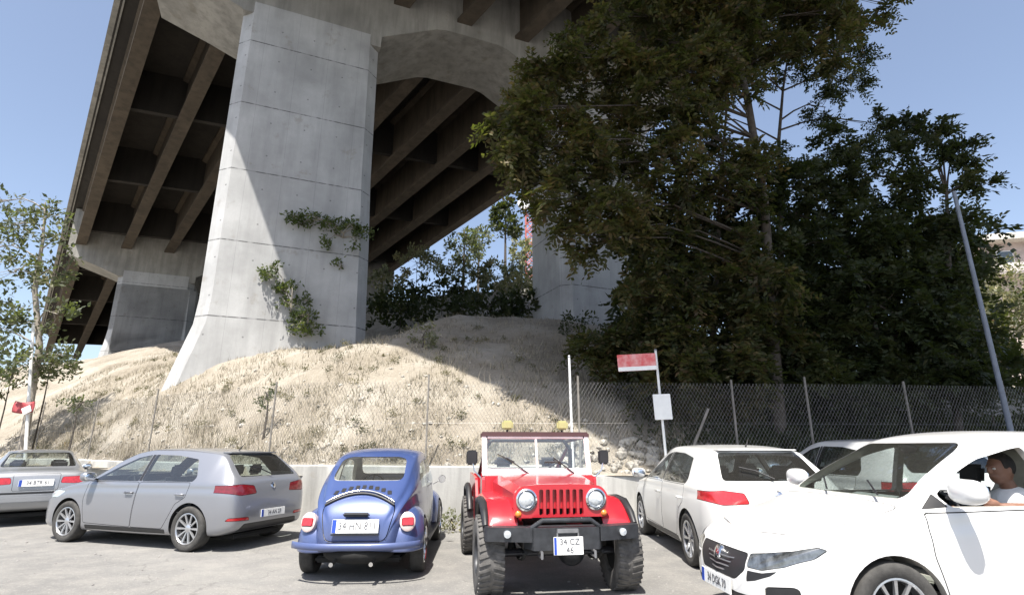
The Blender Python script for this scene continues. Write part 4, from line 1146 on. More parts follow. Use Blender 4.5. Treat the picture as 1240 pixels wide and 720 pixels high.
# hammerhead portal piers
def portal(al,zg,first=False):
    T=3.7; drop=DG*al; org=O+Dh*al
    def P(s,t,z): return org+Cd*s+Td*t+Vector((0,0,z))
    # cap
    top=lambda s:20.6+CS*s+drop+GZ-.02
    bot=[(-3.55,18.35),(0,16.65),(5.45,16.85+.0),(5.46,17.9),(8.0,19.75),(9.3,19.85),(10.4,19.75),(12.9,18.3),(12.91,17.2),(18.5,17.4),(22.0,19.2)]
    bot=[(s,z+drop) for s,z in bot]
    # arch soffit smoothed
    prof=[(-3.55,19.7),(-1.6,19.0),(-.02,18.35)]
    prof+=[(.0,18.3),(5.45,18.3)]
    prof+=[(5.47,18.85),(7.9,20.1),(8.4,20.22),(11.0,20.28),(11.5,20.15),(14.28,18.6)]
    prof+=[(14.3,18.0),(19.8,18.1),(19.82,18.4),(21.0,19.2),(22.0,19.9)]
    prof=[(s,z+drop) for s,z in prof]; prof+=[(22.0,top(22.0)),(-3.55,top(-3.55))]
    b=MB(); A=[b.bm.verts.new(P(s,0,z)) for s,z in prof]; B_=[b.bm.verts.new(P(s,T,z)) for s,z in prof]; n=len(prof)
    b.bm.faces.new(A); b.bm.faces.new(B_[::-1])
    for i in range(n): b.bm.faces.new((A[i],B_[i],B_[(i+1)%n],A[(i+1)%n]))
    bbuild(b,'pier_cap','cap',28)
    for k,(s0,s1) in enumerate(((0,5.40),(14.3,19.8))):
        ch=.42; b=MB(); rings=[]
        for z,e0,e1 in ((zg-3,1.1,.45),(zg+.1,.66 if first else .3,.42),(zg+1.3,.34 if first else .1,.38),(zg+2.3,.07 if first else 0,.34),(zg+3.2,0,.30),(zg+6,0,.22),(12+drop,0,.1),(18.8+drop,0,0)):
            a0=s0-(e0 if k==0 else .2*e0); a1=s1+e1; t0=-.02-.0*e0; t1=T+.02
            t0-= .0
            oct_=[(a0+ch,t0),(a1-ch,t0),(a1,t0+ch),(a1,t1-ch),(a1-ch,t1),(a0+ch,t1),(a0,t1-ch),(a0,t0+ch)]
            rings.append([b.bm.verts.new(P(s,t,z)) for s,t in oct_])
        for i in range(len(rings)-1):
            for j in range(8): b.bm.faces.new((rings[i][j],rings[i][(j+1)%8],rings[i+1][(j+1)%8],rings[i+1][j]))
        b.bm.faces.new(rings[0]); b.bm.faces.new(rings[-1][::-1])
        bbuild(b,'pier','pier',20)
portal(0,3.2,True); portal(31.5,8.0)
# ------------------------------------------------------------------ fence
FP=[(x,wally(x)+.12) for x in (-15.2,-12.2,-9.2,-5.1,-1.7,1.35,4.6,6.2,8.4,10.8,13.4)]
fe=empty('chain_link_fence',(-1,wally(-1)+.12,1.05),0,'chain-link fence on thin concrete posts along the top of the low wall','fence')
FI=Matrix.Translation(-fe.location)
def fpos(x): return wally(x)+.12
for x,y in FP:
    b=MB(); zt=2.85+random.uniform(-.06,.1); 
    pr=.017 if x<0 else .020; b.box(x-pr,x+pr,y-pr,y+pr,.95,zt,.008); me=b.mesh(); me.transform(FI); smooth(me,40); link('fence_post',me,M['post'],fe)
# leaning brace seen right of the white board
b=MB(); b.tube([(3.45,11.42,1.0),(4.05,11.45,2.2)],.028,8); me=b.mesh(); me.transform(FI); link('brace',me,M['post'],fe)
V=[]; pit=.075; ht=1.62; r=.0022
def wire(p,q):
    p=np.array(p);q=np.array(q); d=q-p; d/=np.linalg.norm(d)
    u=np.cross(d,[0,1,0]); u/=np.linalg.norm(u); w=np.cross(d,u)
    c=[u*r,(-u*.5+w*.87)*r,(-u*.5-w*.87)*r]
    for i in range(3):
        a,b_=c[i],c[(i+1)%3]; V.extend([p+a,p+b_,q+b_,q+a])
x=-15.2
while x<13.3:
    x2=x+ht*.62; z0=1.1
    if x2<13.4:
        p=(x,fpos(x),z0); q=(x2,fpos(x2),z0+ht)
        m=((x+x2)/2,fpos((x+x2)/2),z0+ht/2)
        wire(p,m); wire(m,q)
        p=(x2,fpos(x2)+.006,z0); q=(x,fpos(x)+.006,z0+ht); m=(m[0],m[1]+.006,m[2]); wire(p,m); wire(m,q)
    x+=pit*1.0
for z in (1.1,1.9):
    for (x0,y0),(x1,y1) in zip(FP,FP[1:]): wire((x0,y0,z),(x1,y1,z-.0))
V=np.array(V)-np.array(fe.location)
fastmesh('wire_mesh',V,4,M['galv'],fe)
# ------------------------------------------------------------------ poles, boards
def pole(name,x,y,z0,z1,r,mat,label,cat,lean=(0,0)):
    o=empty(name,(x,y,z0),0,label,cat)
    b=MB(); b.tube([(0,0,0),(lean[0]*.5,lean[1]*.5,(z1-z0)*.5),(lean[0],lean[1],z1-z0)],[r,r*.95,r*.85],12); b.build('pole',M[mat],o,60)
    b=MB(); b.lathe([(r*1.15,-.01),(r*1.15,.01),(r*.6,.03),(.001,.035)],(lean[0],lean[1],z1-z0),'z',12); b.build('pole_cap',M['steel'],o,50)
    return o
p=at(690,432,11.3); pole('post',p.x,11.25,1.0,p.z,.028,'whitepost','pale square-cut post standing alone above the fence behind the red off-road car','post',(-.02,0))
p=at(797,424,11.1); sp=pole('sign_pole',3.02,11.1,.9,p.z,.028,'whitepost','thin white pole carrying the red sign and the blank white board','sign pole',(-.07,0))
sg=empty('banner_sign',(3.02-.09,11.06,3.12),0,'small red and white rectangular sign at the top of the white pole','sign')
b=MB(); b.box(-.78,0,-.012,.012,-.17,.17,.006); me=b.mesh(); me.transform(Matrix.Rotation(R(-3),4,'Y')); 
m,nt,bb=newmat('weathered_red_sign'); v=coord(nt)
L(nt,mixc(nt,ramp(nt,noise_tex(nt,6,4,.6,v),[(.4,0.),(.65,.8)]),(.60,.10,.10),(.70,.38,.36)),bb.inputs['Base Color']); link('sign_panel',me,m,sg)
RY=Matrix.Rotation(R(-3),4,'Y')
b=MB(); b.box(-.78,0,-.016,-.0125,-.168,-.085,0); me=b.mesh(); me.transform(RY); link('white_band',me,M['plate'],sg)
nb=empty('notice_board',(3.0,11.05,2.21),0,'blank white rectangular board halfway up the white pole','sign')
b=MB(); b.box(-.175,.175,-.012,.012,-.25,.25,.006); me=b.mesh(); me.transform(Matrix.Rotation(R(-2),4,'Y')); link('board',me,M['plate'],nb)
for z in (-.15,.12):
    b=MB(); b.box(-.02,.06,.012,.03,z,z+.03); b.build('clamp',M['steel'],nb)
p=at(1155,232,11.6); q=at(1222,512,11.6)
up=empty('utility_pole',(q.x,11.6,.9),0,'tall bluish-grey utility pole rising through the trees at the right','pole')
b=MB(); b.tube([(0,0,0),(p.x-q.x,0,p.z-.9)],[.058,.040],14); b.build('pole',simple('grey_blue_pole',(.17,.19,.23),.5,var=.15),up,60)
# left edge: pole with hanging red and white cloth
p=at(32,392,16.8)
pole('post',-15.15,16.8+.9,1.0,at(32,392,17.7).z,.05,'whitepost','thin pale pole in front of the airy tree at the left edge','post',(-.75,0))
b=MB(); n=14; rg=[]
for i in range(n+1):
    t=i/n; x=-.85*t; rg.append([b.bm.verts.new((x,.05*math.sin(t*9+k*.6),-.10*t*(1-t)*3-.50*k/5)) for k in range(6)])
for i in range(n):
    for k in range(5): b.bm.faces.new((rg[i][k],rg[i+1][k],rg[i+1][k+1],rg[i][k+1]))
m,nt,bb=newmat('red_white_cloth'); v=coord(nt); s=N(nt,'ShaderNodeSeparateXYZ'); L(nt,v,s.inputs[0])
ad=N(nt,'ShaderNodeMath',operation='ADD'); L(nt,s.outputs[0],ad.inputs[0]); L(nt,s.outputs[2],ad.inputs[1])
L(nt,ramp(nt,ad.outputs[0],[(.0,(.33,.05,.055)),(.01,(.33,.05,.055))]),bb.inputs['Base Color'])
cl=b.build('cloth_banner',m,None,60); cl.location=(-15.2,17.62,2.85); cl.scale=(.75,.75,.7); tag(cl,'red and white cloth hanging beside the thin pale pole at the left edge','banner')
sol=cl.modifiers.new('t','SOLIDIFY'); sol.thickness=.006
b=MB(); b.box(-.55,-.18,-.09,-.075,-.42,-.12,0,Matrix.Rotation(R(-28),4,'Y')@Matrix.Translation((0,0,.0))); b.build('white_panel',M['plate'],cl)
# ------------------------------------------------------------------ house, mast far away
hs=empty('house',(44.5,46,9),R(-12),'small pinkish house with a flat overhanging roof among trees at the far right','house')
wm=simple('pale_pink_render',(.50,.42,.38),.9,var=.2,scale=1.5)
b=MB(); b.box(-4,4.5,-3,4,-5,9.1); b.build('wall',wm,hs)
b=MB(); b.box(-4.9,5.4,-4.0,4.8,9.1,9.35,.04); b.box(-4.4,4.9,-3.5,4.3,9.35,9.9,.15); b.build('roof',simple('pale_roof',(.55,.52,.47),.9,var=.2),hs,40)
for x in (-2.9,-.6,1.7):
    b=MB(); b.box(x,x+1.25,-3.06,-3.0,6.9,8.4,.01); o=b.build('window',M['plate'],hs)
    b=MB(); b.box(x+.08,x+1.17,-3.08,-3.062,6.98,8.32); b.build('pane',M['glassdark'],o)
b=MB(); b.box(-4.2,3.5,-4.2,-3.0,6.1,6.25); b.box(-4.2,3.5,-4.25,-4.2,6.25,7.0); b.build('balcony',simple('balcony_render',(.55,.50,.47),.9),hs)
# red lattice mast
p=at(640,318,58)
ms=empty('lattice_mast',(p.x+.2,58,15),0,'red and white steel lattice mast beyond the viaduct, beside the second pier','mast')
b=MB(); w=.55; H_=17.0
for sx in (-1,1):
    for sy in (-1,1): b.tube([(sx*w,sy*w,0),(sx*w*.8,sy*w*.8,H_)],.09,6)
nseg=17
for i in range(nseg):
    z0=H_*i/nseg; z1=H_*(i+1)/nseg; a=w*(1-.2*i/nseg); c_=w*(1-.2*(i+1)/nseg)
    for p0,p1 in (((-a,-a),(c_,-c_)),((a,-a),(-c_,-c_)),((-a,a),(c_,c_)),((-a,-a),(-c_,c_)),((a,-a),(c_,c_))): b.tube([(*p0,z0),(*p1,z1)],.06,5)
    b.tube([(-c_,-c_,z1),(c_,-c_,z1)],.05,5)
b.build('lattice',simple('red_mast_paint',(.45,.12,.10),.5),ms)
b=MB(); b.lathe([(.7,-.2),(.75,0),(.3,.15)],(-.7,-.7,13.2),'y',18); b.build('dish_aerial',M['plate'],ms,50)
# small pale hut beyond the crest
p=at(628,352,44); o=empty('hut',(p.x+.3,44,p.z-1.6),0,'small white flat-roofed hut among bushes beyond the crest','hut')
b=MB(); b.box(-2.2,1.6,-1,1,0,1.9); b.build('wall',M['wallwhite'],o)
b=MB(); b.box(-2.4,1.8,-1.2,1.2,1.9,2.02,.02); b.build('roof',M['plate'],o)
# ------------------------------------------------------------------ leaves
def fronds(C,D,n=7,ln=.38,wd=.055,lw=.11,droop=.35,rs=None):
    """compound leaves: C centres, D unit directions -> array of quads"""
    rs=rs or rng; K=len(C); C=np.asarray(C); D=np.asarray(D)
    D=D/np.linalg.norm(D,axis=1,keepdims=True)
    up=np.tile([0,0,1.],(K,1))+rs.normal(0,.35,(K,3))
    S=np.cross(D,up); S/=np.linalg.norm(S,axis=1,keepdims=True)+1e-9
    U=np.cross(S,D)
    L_=ln*rs.uniform(.6,1.2,K)
    Q=[]
    for i in range(n):
        t=(i+.6)/n
        base=C+D*(L_*t)[:,None]; base[:,2]-=droop*L_*t*t
        for sd in (-1,1):
            dirv=D*.55+S*sd*.85+rs.normal(0,.18,(K,3)); dirv[:,2]-=.25
            dirv/=np.linalg.norm(dirv,axis=1,keepdims=True)
            nn=U+rs.normal(0,.4,(K,3)); sv=np.cross(dirv,nn); sv/=np.linalg.norm(sv,axis=1,keepdims=True)+1e-9
            l=(lw*(1-.35*abs(t-.5)*2)*rs.uniform(.45,1.45,K))[:,None]; w=(wd*.5*rs.uniform(.7,1.2,K))[:,None]
            Q.append(np.stack([base,base+dirv*l*.45+sv*w,base+dirv*l,base+dirv*l*.45-sv*w],1))
    Q=np.concatenate(Q,0); return Q.reshape(-1,3)
def simple_leaves(C,D,size,asp=.5,rs=None):
    rs=rs or rng; K=len(C); C=np.asarray(C); D=np.asarray(D); D=D/np.linalg.norm(D,axis=1,keepdims=True)
    nn=rs.normal(0,1,(K,3)); S=np.cross(D,nn); S/=np.linalg.norm(S,axis=1,keepdims=True)+1e-9
    l=(size*rs.uniform(.6,1.3,K))[:,None]; w=l*asp*.5
    return np.stack([C,C+D*l*.45+S*w,C+D*l,C+D*l*.45-S*w],1).reshape(-1,3)
def sph(n,rs): 
    v=rs.normal(0,1,(n,3)); return v/np.linalg.norm(v,axis=1,keepdims=True)
def tree(name,base,trunk,rad,blobs,leaf,bark,label,cat='tree',group=None,frond=True,seed=1,ln=.38,lw=.11,wd=.055,nl=7,whorl=9,leafsize=.12,droop=.35,tw=.009):
    """trunk: list of points relative to base; blobs: (cx,cy,cz, rx,ry,rz, whorls) relative to base"""
    rs=np.random.default_rng(seed); root=empty(name,base,0,label,cat,group)
    tr=MB(); tr.tube(trunk,rad,10)
    C=[];D=[]; T=[Vector(p) for p in trunk]
    def nearest(p):
        best=None
        for a,b_ in zip(T,T[1:]):
            for k in range(5):
                q=a.lerp(b_,k/5)
                if q.z<p.z-.1 and (best is None or (q-p).length+.0<(best-p).length): best=q
        return best or T[0]
    for (cx,cy,cz,rx,ry,rz,k) in blobs:
        c=Vector((cx,cy,cz)); st=nearest(c); mid=st.lerp(c,.55)+Vector((rs.normal(0,.1),rs.normal(0,.1),.15+.08*(c-st).length))
        if tw>0: tr.tube([st,st.lerp(mid,.5)+Vector((0,0,.05)),mid,c],[tw*3.2,tw*2.6,tw*2,tw*1.2],6)
        pts=sph(k,rs)*(rs.uniform(.25,1,(k,1))**.5)
        for j in range(k):
            p=c+Vector((pts[j,0]*rx,pts[j,1]*ry,pts[j,2]*rz))
            out=np.array([pts[j,0]*.7,pts[j,1]*.7,.25+pts[j,2]*.4]); 
            if tw>0 and j%2==0: tr.tube([mid.lerp(c,rs.uniform(.1,1)),c.lerp(p,.5)+Vector((0,0,.04)),p],[tw*1.1,tw*.8,tw*.4],4,False)
            m=max(3,int(whorl*rs.uniform(.6,1.4)))
            dd=sph(m,rs)*.9+out; C.append(np.tile(np.array(p),(m,1))+rs.normal(0,.05,(m,3))); D.append(dd)
    C=np.concatenate(C);D=np.concatenate(D)
    q=fronds(C,D,nl,ln,wd,lw,droop,rs) if frond else simple_leaves(C+sph(len(C),rs)*ln*rs.uniform(0,1,(len(C),1)),D,leafsize,.5,rs)
    tr.build('trunk',M[bark],root,60)
    fastmesh('crown',q,4,M[leaf],root)
    return root
def pxb(base,px,py,Y,rx,rz,k,ry=None):
    p=at(px,py,Y)-Vector(base); return (p.x,p.y,p.z,rx,ry or rx,rz,k)
def G(x,y): return gz(x,y)
# --- right side group
def mk(name,bx,by,tips,rads,blobs,*a,**k):
    base=(bx,by,G(bx,by)-.1)
    tr=[(0,0,0)]+[tuple(at(px,py,Y)-Vector(base)) for px,py,Y in tips]
    return tree(name,base,tr,rads,[pxb(base,*q) for q in blobs],*a,**k)
def fill(poly,step,Y,r,k,seed,keep=1.0,yj=.5):
    q=random.Random(seed); xs_=[p[0] for p in poly]; ys_=[p[1] for p in poly]; o=[]
    y=min(ys_)+step*.4; row=0
    while y<max(ys_):
        x=min(xs_)+(step*.5 if row%2 else 0)
        while x<max(xs_):
            px=x+q.uniform(-.3,.3)*step; py=y+q.uniform(-.3,.3)*step
            if inside(poly,(px,py)) and q.random()<keep: o.append((px,py,Y+q.uniform(-yj,yj),r*q.uniform(.8,1.2),r*q.uniform(.6,.95),max(2,int(k*q.uniform(.7,1.3)))))
            x+=step
        y+=step*.85; row+=1
    return o
TG='trees on the shaded slope'
BIG=dict(ln=.50,lw=.18,wd=.074,whorl=12,nl=7)
x1=at(943,520,13.2).x
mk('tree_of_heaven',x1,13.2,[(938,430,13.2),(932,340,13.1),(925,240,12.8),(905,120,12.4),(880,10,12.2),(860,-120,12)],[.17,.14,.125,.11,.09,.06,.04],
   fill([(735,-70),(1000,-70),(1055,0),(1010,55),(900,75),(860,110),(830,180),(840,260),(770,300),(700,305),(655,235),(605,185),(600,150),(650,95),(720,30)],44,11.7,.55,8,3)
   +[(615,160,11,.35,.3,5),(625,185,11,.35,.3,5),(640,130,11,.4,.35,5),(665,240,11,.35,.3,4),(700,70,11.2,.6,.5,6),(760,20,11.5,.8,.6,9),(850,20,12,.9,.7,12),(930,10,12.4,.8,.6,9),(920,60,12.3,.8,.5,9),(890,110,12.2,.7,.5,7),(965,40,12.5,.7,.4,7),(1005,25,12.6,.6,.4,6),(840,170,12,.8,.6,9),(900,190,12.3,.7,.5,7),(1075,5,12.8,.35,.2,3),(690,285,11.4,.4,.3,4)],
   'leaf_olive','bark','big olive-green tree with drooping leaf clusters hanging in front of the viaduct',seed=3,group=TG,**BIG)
x2=at(860,500,13.8).x
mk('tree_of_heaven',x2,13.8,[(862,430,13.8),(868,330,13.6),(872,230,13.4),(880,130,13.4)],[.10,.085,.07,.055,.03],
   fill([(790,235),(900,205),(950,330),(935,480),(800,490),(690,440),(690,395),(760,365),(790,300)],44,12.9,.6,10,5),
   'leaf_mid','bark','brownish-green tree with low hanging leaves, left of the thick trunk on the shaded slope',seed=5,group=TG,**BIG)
x3=at(945,480,14.4).x
mk('tree_of_heaven',x3,14.4,[(948,400,14.4),(945,280,14.2),(943,170,14.0),(948,110,14.0),(955,60,14)],[.09,.08,.065,.05,.035,.02],
   [(905,90,13.8,.55,.4,5),(960,85,13.8,.6,.4,6),(1010,70,13.9,.5,.4,5),(1030,100,13.9,.45,.3,4),(870,110,13.6,.5,.4,5),(880,170,13.6,.5,.35,5),(1000,130,13.8,.5,.35,5),(1050,70,14,.4,.25,4),(1065,150,14,.35,.22,3),(920,200,13.6,.7,.35,8),(1000,205,13.6,.7,.4,9),(830,150,13.6,.5,.4,5),(1040,190,13.7,.5,.3,5)],
   'leaf_dark','bark','slender open-crowned tree with thin leaves standing dark against the blue sky',seed=8,group=TG,ln=.45,lw=.14,wd=.055,whorl=15,nl=7)
x4=at(1030,480,14.6).x
mk('tree_of_heaven',x4,14.6,[(1028,400,14.5),(1025,300,14.4),(1022,220,14.3)],[.12,.10,.08,.04],
   fill([(890,225),(960,210),(1060,225),(1120,240),(1140,330),(1140,500),(930,500),(920,330)],44,13.7,.65,11,11),
   'leaf_dark','bark','dense dark tree in deep shade to the right of the thick trunk',seed=11,group=TG,**BIG)
x5=at(1150,480,13.6).x
mk('tree_of_heaven',x5,13.6,[(1150,400,13.6),(1148,300,13.5),(1146,220,13.4)],[.10,.08,.06,.03],
   [(1080,185,13.5,.4,.25,3),(1055,215,13.5,.5,.35,6),(1100,225,13.4,.45,.3,6),(1010,175,13.5,.4,.3,4),(1130,155,13.2,.5,.3,6),(1160,185,13.2,.5,.35,7),(1185,225,13.2,.3,.25,4),(1120,195,13.3,.5,.4,6),(1105,150,13.4,.4,.2,4)]+fill([(1100,240),(1160,255),(1165,310),(1195,360),(1205,500),(1110,500)],42,13.3,.5,8,14),
   'leaf_dark','bark','tall tree at the right whose crown spreads around the top of the grey-blue pole',seed=14,group=TG,**BIG)
# background mass further up the slope, closes the gaps low down
for i,(px,Y,lab,poly) in enumerate([(830,18,'broad dark tree further up the slope behind the brownish-green tree',[(760,300),(960,260),(970,480),(760,480)]),
      (1060,19,'broad dark tree further up the slope behind the dense dark tree',[(950,270),(1190,290),(1200,500),(950,500)])]):
    xx=at(px,480,Y).x
    mk('tree_of_heaven',xx,Y,[(px,400,Y),(px,300,Y)],[.14,.11,.06],fill(poly,46,Y-.3,1.0,12,40+i),'leaf_dark','bark',lab,seed=60+i,group=TG,ln=.7,lw=.3,wd=.14,whorl=9,nl=5)
# far sunlit trees at right edge
for i,(px,py,Y,r,lf,lab) in enumerate([(1225,400,26,2.2,'leaf_mid','rounded green tree at the right edge below the house'),(1205,350,34,2.6,'leaf_pale','pale sunlit tree just below the house with the flat roof'),(1240,360,32,2.4,'leaf_pale','pale tree cut by the right edge of the view'),(1215,460,20,1.6,'leaf_mid','low green tree at the right edge behind the grey wall')]):
    c=at(px,py,Y); bz=G(c.x,Y); h=max(.8,c.z-bz)
    tree('round_tree',(c.x,Y,bz),[(0,0,0),(.1,0,h*.5),(0,0,h)],[.16,.12,.06],[(0,0,h,r,r,r*.8,60),(r*.6,0,h-r*.5,r*.7,r*.7,r*.6,30),(-r*.6,.2,h-r*.5,r*.7,r*.7,r*.6,30)],lf,'barklight',lab,seed=30+i,frond=False,ln=.45,leafsize=.26,whorl=26,group='trees around the house')
# undergrowth in the shade behind the fence
def shrub(px,py,Y,rx,rz,k,leaf,label,seed,name='shrub',group=None,size=.13,ln=.22,frond=False,base=None):
    c=at(px,py,Y); bz=G(c.x,Y) if base is None else base
    h=max(.15,c.z-bz)
    return tree(name,(c.x,Y,bz-.05),[(0,0,0),(.03,0,h*.6),(0,0,h)],[.03,.022,.01],[(0,0,h,rx,rx*.8,rz,k)],leaf,'bark',label,cat='shrub',group=group,seed=seed,frond=frond,ln=ln,leafsize=size,whorl=20,tw=.006)
UG='shrubs in the shade behind the fence'
for i,(px,py,Y,rx,rz,k,lab) in enumerate([(700,398,19,.9,.7,26,'dark shrub at the foot of the second pier'),(745,420,17,1.1,.8,30,'dark shrub behind the banner sign'),(800,455,15,1.0,.6,26,'dark shrub behind the white notice board'),
     (865,478,14.2,.9,.5,22,'dark shrub left of the thick tree trunk'),(990,470,14.2,1.0,.6,24,'dark shrub right of the thick tree trunk'),(1060,470,14.3,1.0,.6,24,'dark shrub in front of the middle of the grey wall'),(1130,480,14.2,.9,.6,22,'dark shrub in front of the grey wall by the pole'),(1195,480,14.4,.9,.7,22,'dark shrub right of the grey-blue pole')]):
    shrub(px,py,Y,rx,rz,k,'leaf_dark',lab,50+i,group=UG)
# bushes beyond the crest under the deck
CG='bushes beyond the crest'
for i,(px,py,Y,rx,rz,k,lf,lab) in enumerate([(535,360,30,2.3,1.1,62,'leaf_dark','large dark bush beyond the crest, seen under the deck'),(485,375,27,1.9,1.0,46,'leaf_dark','low dark bush beside the first pier beyond the crest'),(590,370,27,2.2,.8,50,'leaf_dark','low dark bush in the middle of the crest'),(640,370,27,1.6,.8,40,'leaf_dark','low dark bush against the second pier'),
     (470,350,34,1.4,1.5,50,'leaf_pale','pale sunlit bush right beside the first pier'),(610,335,40,2.6,1.2,70,'leaf_pale','pale sunlit bush in front of the mast'),(640,338,42,2.0,1.1,50,'leaf_pale','pale sunlit bush against the second pier'),(560,332,40,1.8,.7,40,'leaf_pale','pale tall bush just under the deck edge'),(505,318,42,2.0,1.3,50,'leaf_pale','pale bush half hidden by the deck edge')]):
    shrub(px,py,Y,rx,rz,k,lf,lab,70+i,name='bush',group=CG,size=.30,ln=.45)
# pine and broadleaf silhouettes on the far hill
c=at(612,272,54); bz=G(c.x,54); h=c.z-bz
t=tree('pine_tree',(c.x,54,bz),[(0,0,0),(0,0,h*.6),(0,0,h+1.5)],[.18,.14,.05],[(0,0,h,1.5,1.2,1.3,40),(.9,0,h-.8,1.1,1,.6,20),(-.7,0,h+1.3,.9,.9,.7,18),(.2,0,h+2.3,.7,.7,.7,14)],'leaf_dark','bark','dark pine standing alone against the sky beyond the viaduct','tree',seed=91,frond=False,ln=.5,leafsize=.45,whorl=18)
c=at(580,290,50); bz=G(c.x,50); h=c.z-bz
tree('round_tree',(c.x,50,bz),[(0,0,0),(0,0,h)],[.15,.06],[(0,0,h,1.1,1.0,1.4,34)],'leaf_grey','bark','grey-green tree left of the lone pine beyond the viaduct','tree',seed=92,frond=False,ln=.5,leafsize=.35,whorl=18)
c=at(562,300,46); bz=G(c.x,46); h=c.z-bz
tree('round_tree',(c.x,46,bz),[(0,0,0),(0,0,h)],[.15,.06],[(0,0,h,1.8,1.4,1.6,60)],'leaf_grey','bark','wide grey-green tree beyond the viaduct, nearest the deck edge','tree',seed=93,frond=False,ln=.5,leafsize=.35,whorl=18)
c=at(632,305,50); bz=G(c.x,50); h=c.z-bz
tree('round_tree',(c.x,50,bz),[(0,0,0),(0,0,h)],[.15,.06],[(0,0,h,1.3,1.2,1.1,40)],'leaf_pale','bark','pale tree at the foot of the lattice mast','tree',seed=94,frond=False,ln=.5,leafsize=.35,whorl=18)
# --- left tree
bx=at(45,470,18.5).x; base=(bx,18.5,G(bx,18.5)-.1)
tips=[(48,420,18.5),(42,350,18.4),(52,290,18.3),(55,245,18.3)]
tree('airy_tree',base,[(0,0,0)]+[tuple(at(*t)-Vector(base)) for t in tips],[.12,.10,.08,.05,.02],[pxb(base,*q) for q in [(20,270,18,1.0,.6,16),(55,260,18,.8,.5,9),(80,290,18,.5,.35,5),(15,330,18,1.1,.7,18),(60,330,18,.8,.5,11),(25,390,18,1.0,.8,18),(70,380,17.9,.6,.5,9),(40,440,17.9,1.1,.7,20),(75,430,17.9,.5,.4,8),(-20,300,18,1.2,.9,18),(-30,400,18,1.2,1.2,20),(0,245,18.2,.8,.4,8)]],'leaf_grey','barklight','airy grey-green tree at the left edge beside the viaduct',seed=21,frond=False,ln=.40,leafsize=.18,whorl=26)
shrub(15,450,19.5,1.2,.9,34,'leaf_mid','dense green shrub at the foot of the airy left tree',23)
shrub(62,440,18.9,.9,.6,26,'leaf_grey','grey-green shrub just right of the airy left tree trunk',24)
# --- plants rooted in the joints of the first pier
def facept(px,py,off=.0):
    r=ray(px,py); o=Vector((0,0,CH)); n=Vector((Cd.y,-Cd.x,0)); t=(O-o).dot(n)/r.dot(n); return o+r*t+n*off
def wallplant(px,py,blobs,label,seed,k=1.0):
    p=facept(px,py,.02); n=Vector((Cd.y,-Cd.x,0))
    bl=[]
    for bx_,by_,r,kk in blobs:
        q=facept(bx_,by_,.30)-p; bl.append((q.x,q.y,q.z,r,r*.6,r*.7,kk))
    return tree('wall_plant',tuple(p),[(0,0,0),tuple(n*.15+Vector((0,0,.05))),tuple(n*.3+Vector((0,0,.1)))],[.03,.025,.01],bl,'leaf_ivy','barklight',label,cat='plant',group='plants growing from the first pier',seed=seed,frond=False,ln=.16,leafsize=.13,whorl=15,tw=.008)
wallplant(415,288,[(352,266,.38,15),(375,270,.42,18),(400,275,.45,20),(425,277,.45,22),(440,285,.38,14),(395,295,.3,8),(430,300,.25,5)],'dark creeper growing sideways high on the first pier',101)
wallplant(352,378,[(325,335,.34,12),(338,352,.32,11),(345,368,.3,9),(352,348,.25,6),(330,325,.25,6)],'pale shrub sprouting from the pier at the edge of the sunlight',102)
wallplant(372,395,[(368,385,.45,22),(378,400,.35,12),(360,398,.32,12),(368,365,.3,9)],'bushy green plant at the foot of the first pier',103)
wallplant(412,325,[(410,322,.22,4)],'small dark tuft in the middle of the first pier',104)
# weeds
shrub(512,405,15.8,.42,.5,14,'leaf_pale','dry yellowish bush on the crest where the shade begins',110,size=.12,ln=.2)
shrub(548,648,10.5,.34,.22,12,'leaf_pale','dusty weeds at the wall foot between the blue and red cars',111,size=.07,ln=.12,base=0)
shrub(325,475,13.2,.22,.35,7,'leaf_grey','small green weed on the slope below the first pier',112,size=.09,ln=.12)
shrub(95,487,17.0,.5,.25,12,'leaf_grey','low green weeds on the slope under the airy tree',113,size=.1,ln=.15)
for i,(px,py) in enumerate([(205,440),(175,412)]): pass
# --- dry grass on the slope
K=46000
gx=rng.uniform(-20,6,K*2); 
V_=rng.exponential(4.5,K*2); gy=np.array([wally(x) for x in gx])+.35+V_
ok=(V_<17); gx,gy=gx[ok][:K],gy[ok][:K]
cl_=np.array([noise.noise(Vector((x*.8,y*.8,9)))+.5*noise.noise(Vector((x*2.5,y*2.5,2))) for x,y in zip(gx,gy)])
ok=cl_>-.08; gx,gy=gx[ok],gy[ok]
zz=TF(gx,gy)+np.array([bumpz(x,y) for x,y in zip(gx,gy)])-.02
n=len(gx); P=np.stack([gx,gy,zz],1); h=rng.uniform(.06,.24,n)[:,None]; a=rng.uniform(0,2*math.pi,n); w=.009
S=np.stack([np.cos(a),np.sin(a),0*a],1)*w; tip=P+np.stack([rng.normal(0,.35,n),rng.normal(0,.35,n),np.ones(n)],1)*h
Q=np.stack([P-S,P+S,tip],1).reshape(-1,3)
# taller dead stalks towards the wall
m_=7000; sx=rng.uniform(-16,4,m_); sy=np.array([wally(x) for x in sx])+.3+rng.exponential(.9,m_); kk=np.array([noise.noise(Vector((x*1.3,y*1.3,4))) for x,y in zip(sx,sy)])>.02; sx,sy=sx[kk],sy[kk]
P2=np.stack([sx,sy,TF(sx,sy)-.02],1); n2=len(sx); a2=rng.uniform(0,6.28,n2); S2=np.stack([np.cos(a2),np.sin(a2),0*a2],1)*.006; T2=P2+np.stack([rng.normal(0,.25,n2),rng.normal(0,.25,n2),np.ones(n2)],1)*rng.uniform(.25,.6,n2)[:,None]
Q=np.concatenate([Q,np.stack([P2-S2,P2+S2,T2],1).reshape(-1,3)])
o=fastmesh('dry_grass',Q,3,M['grass']); tag(o,'dry straw-coloured grass covering the slope','grass',kind='stuff')
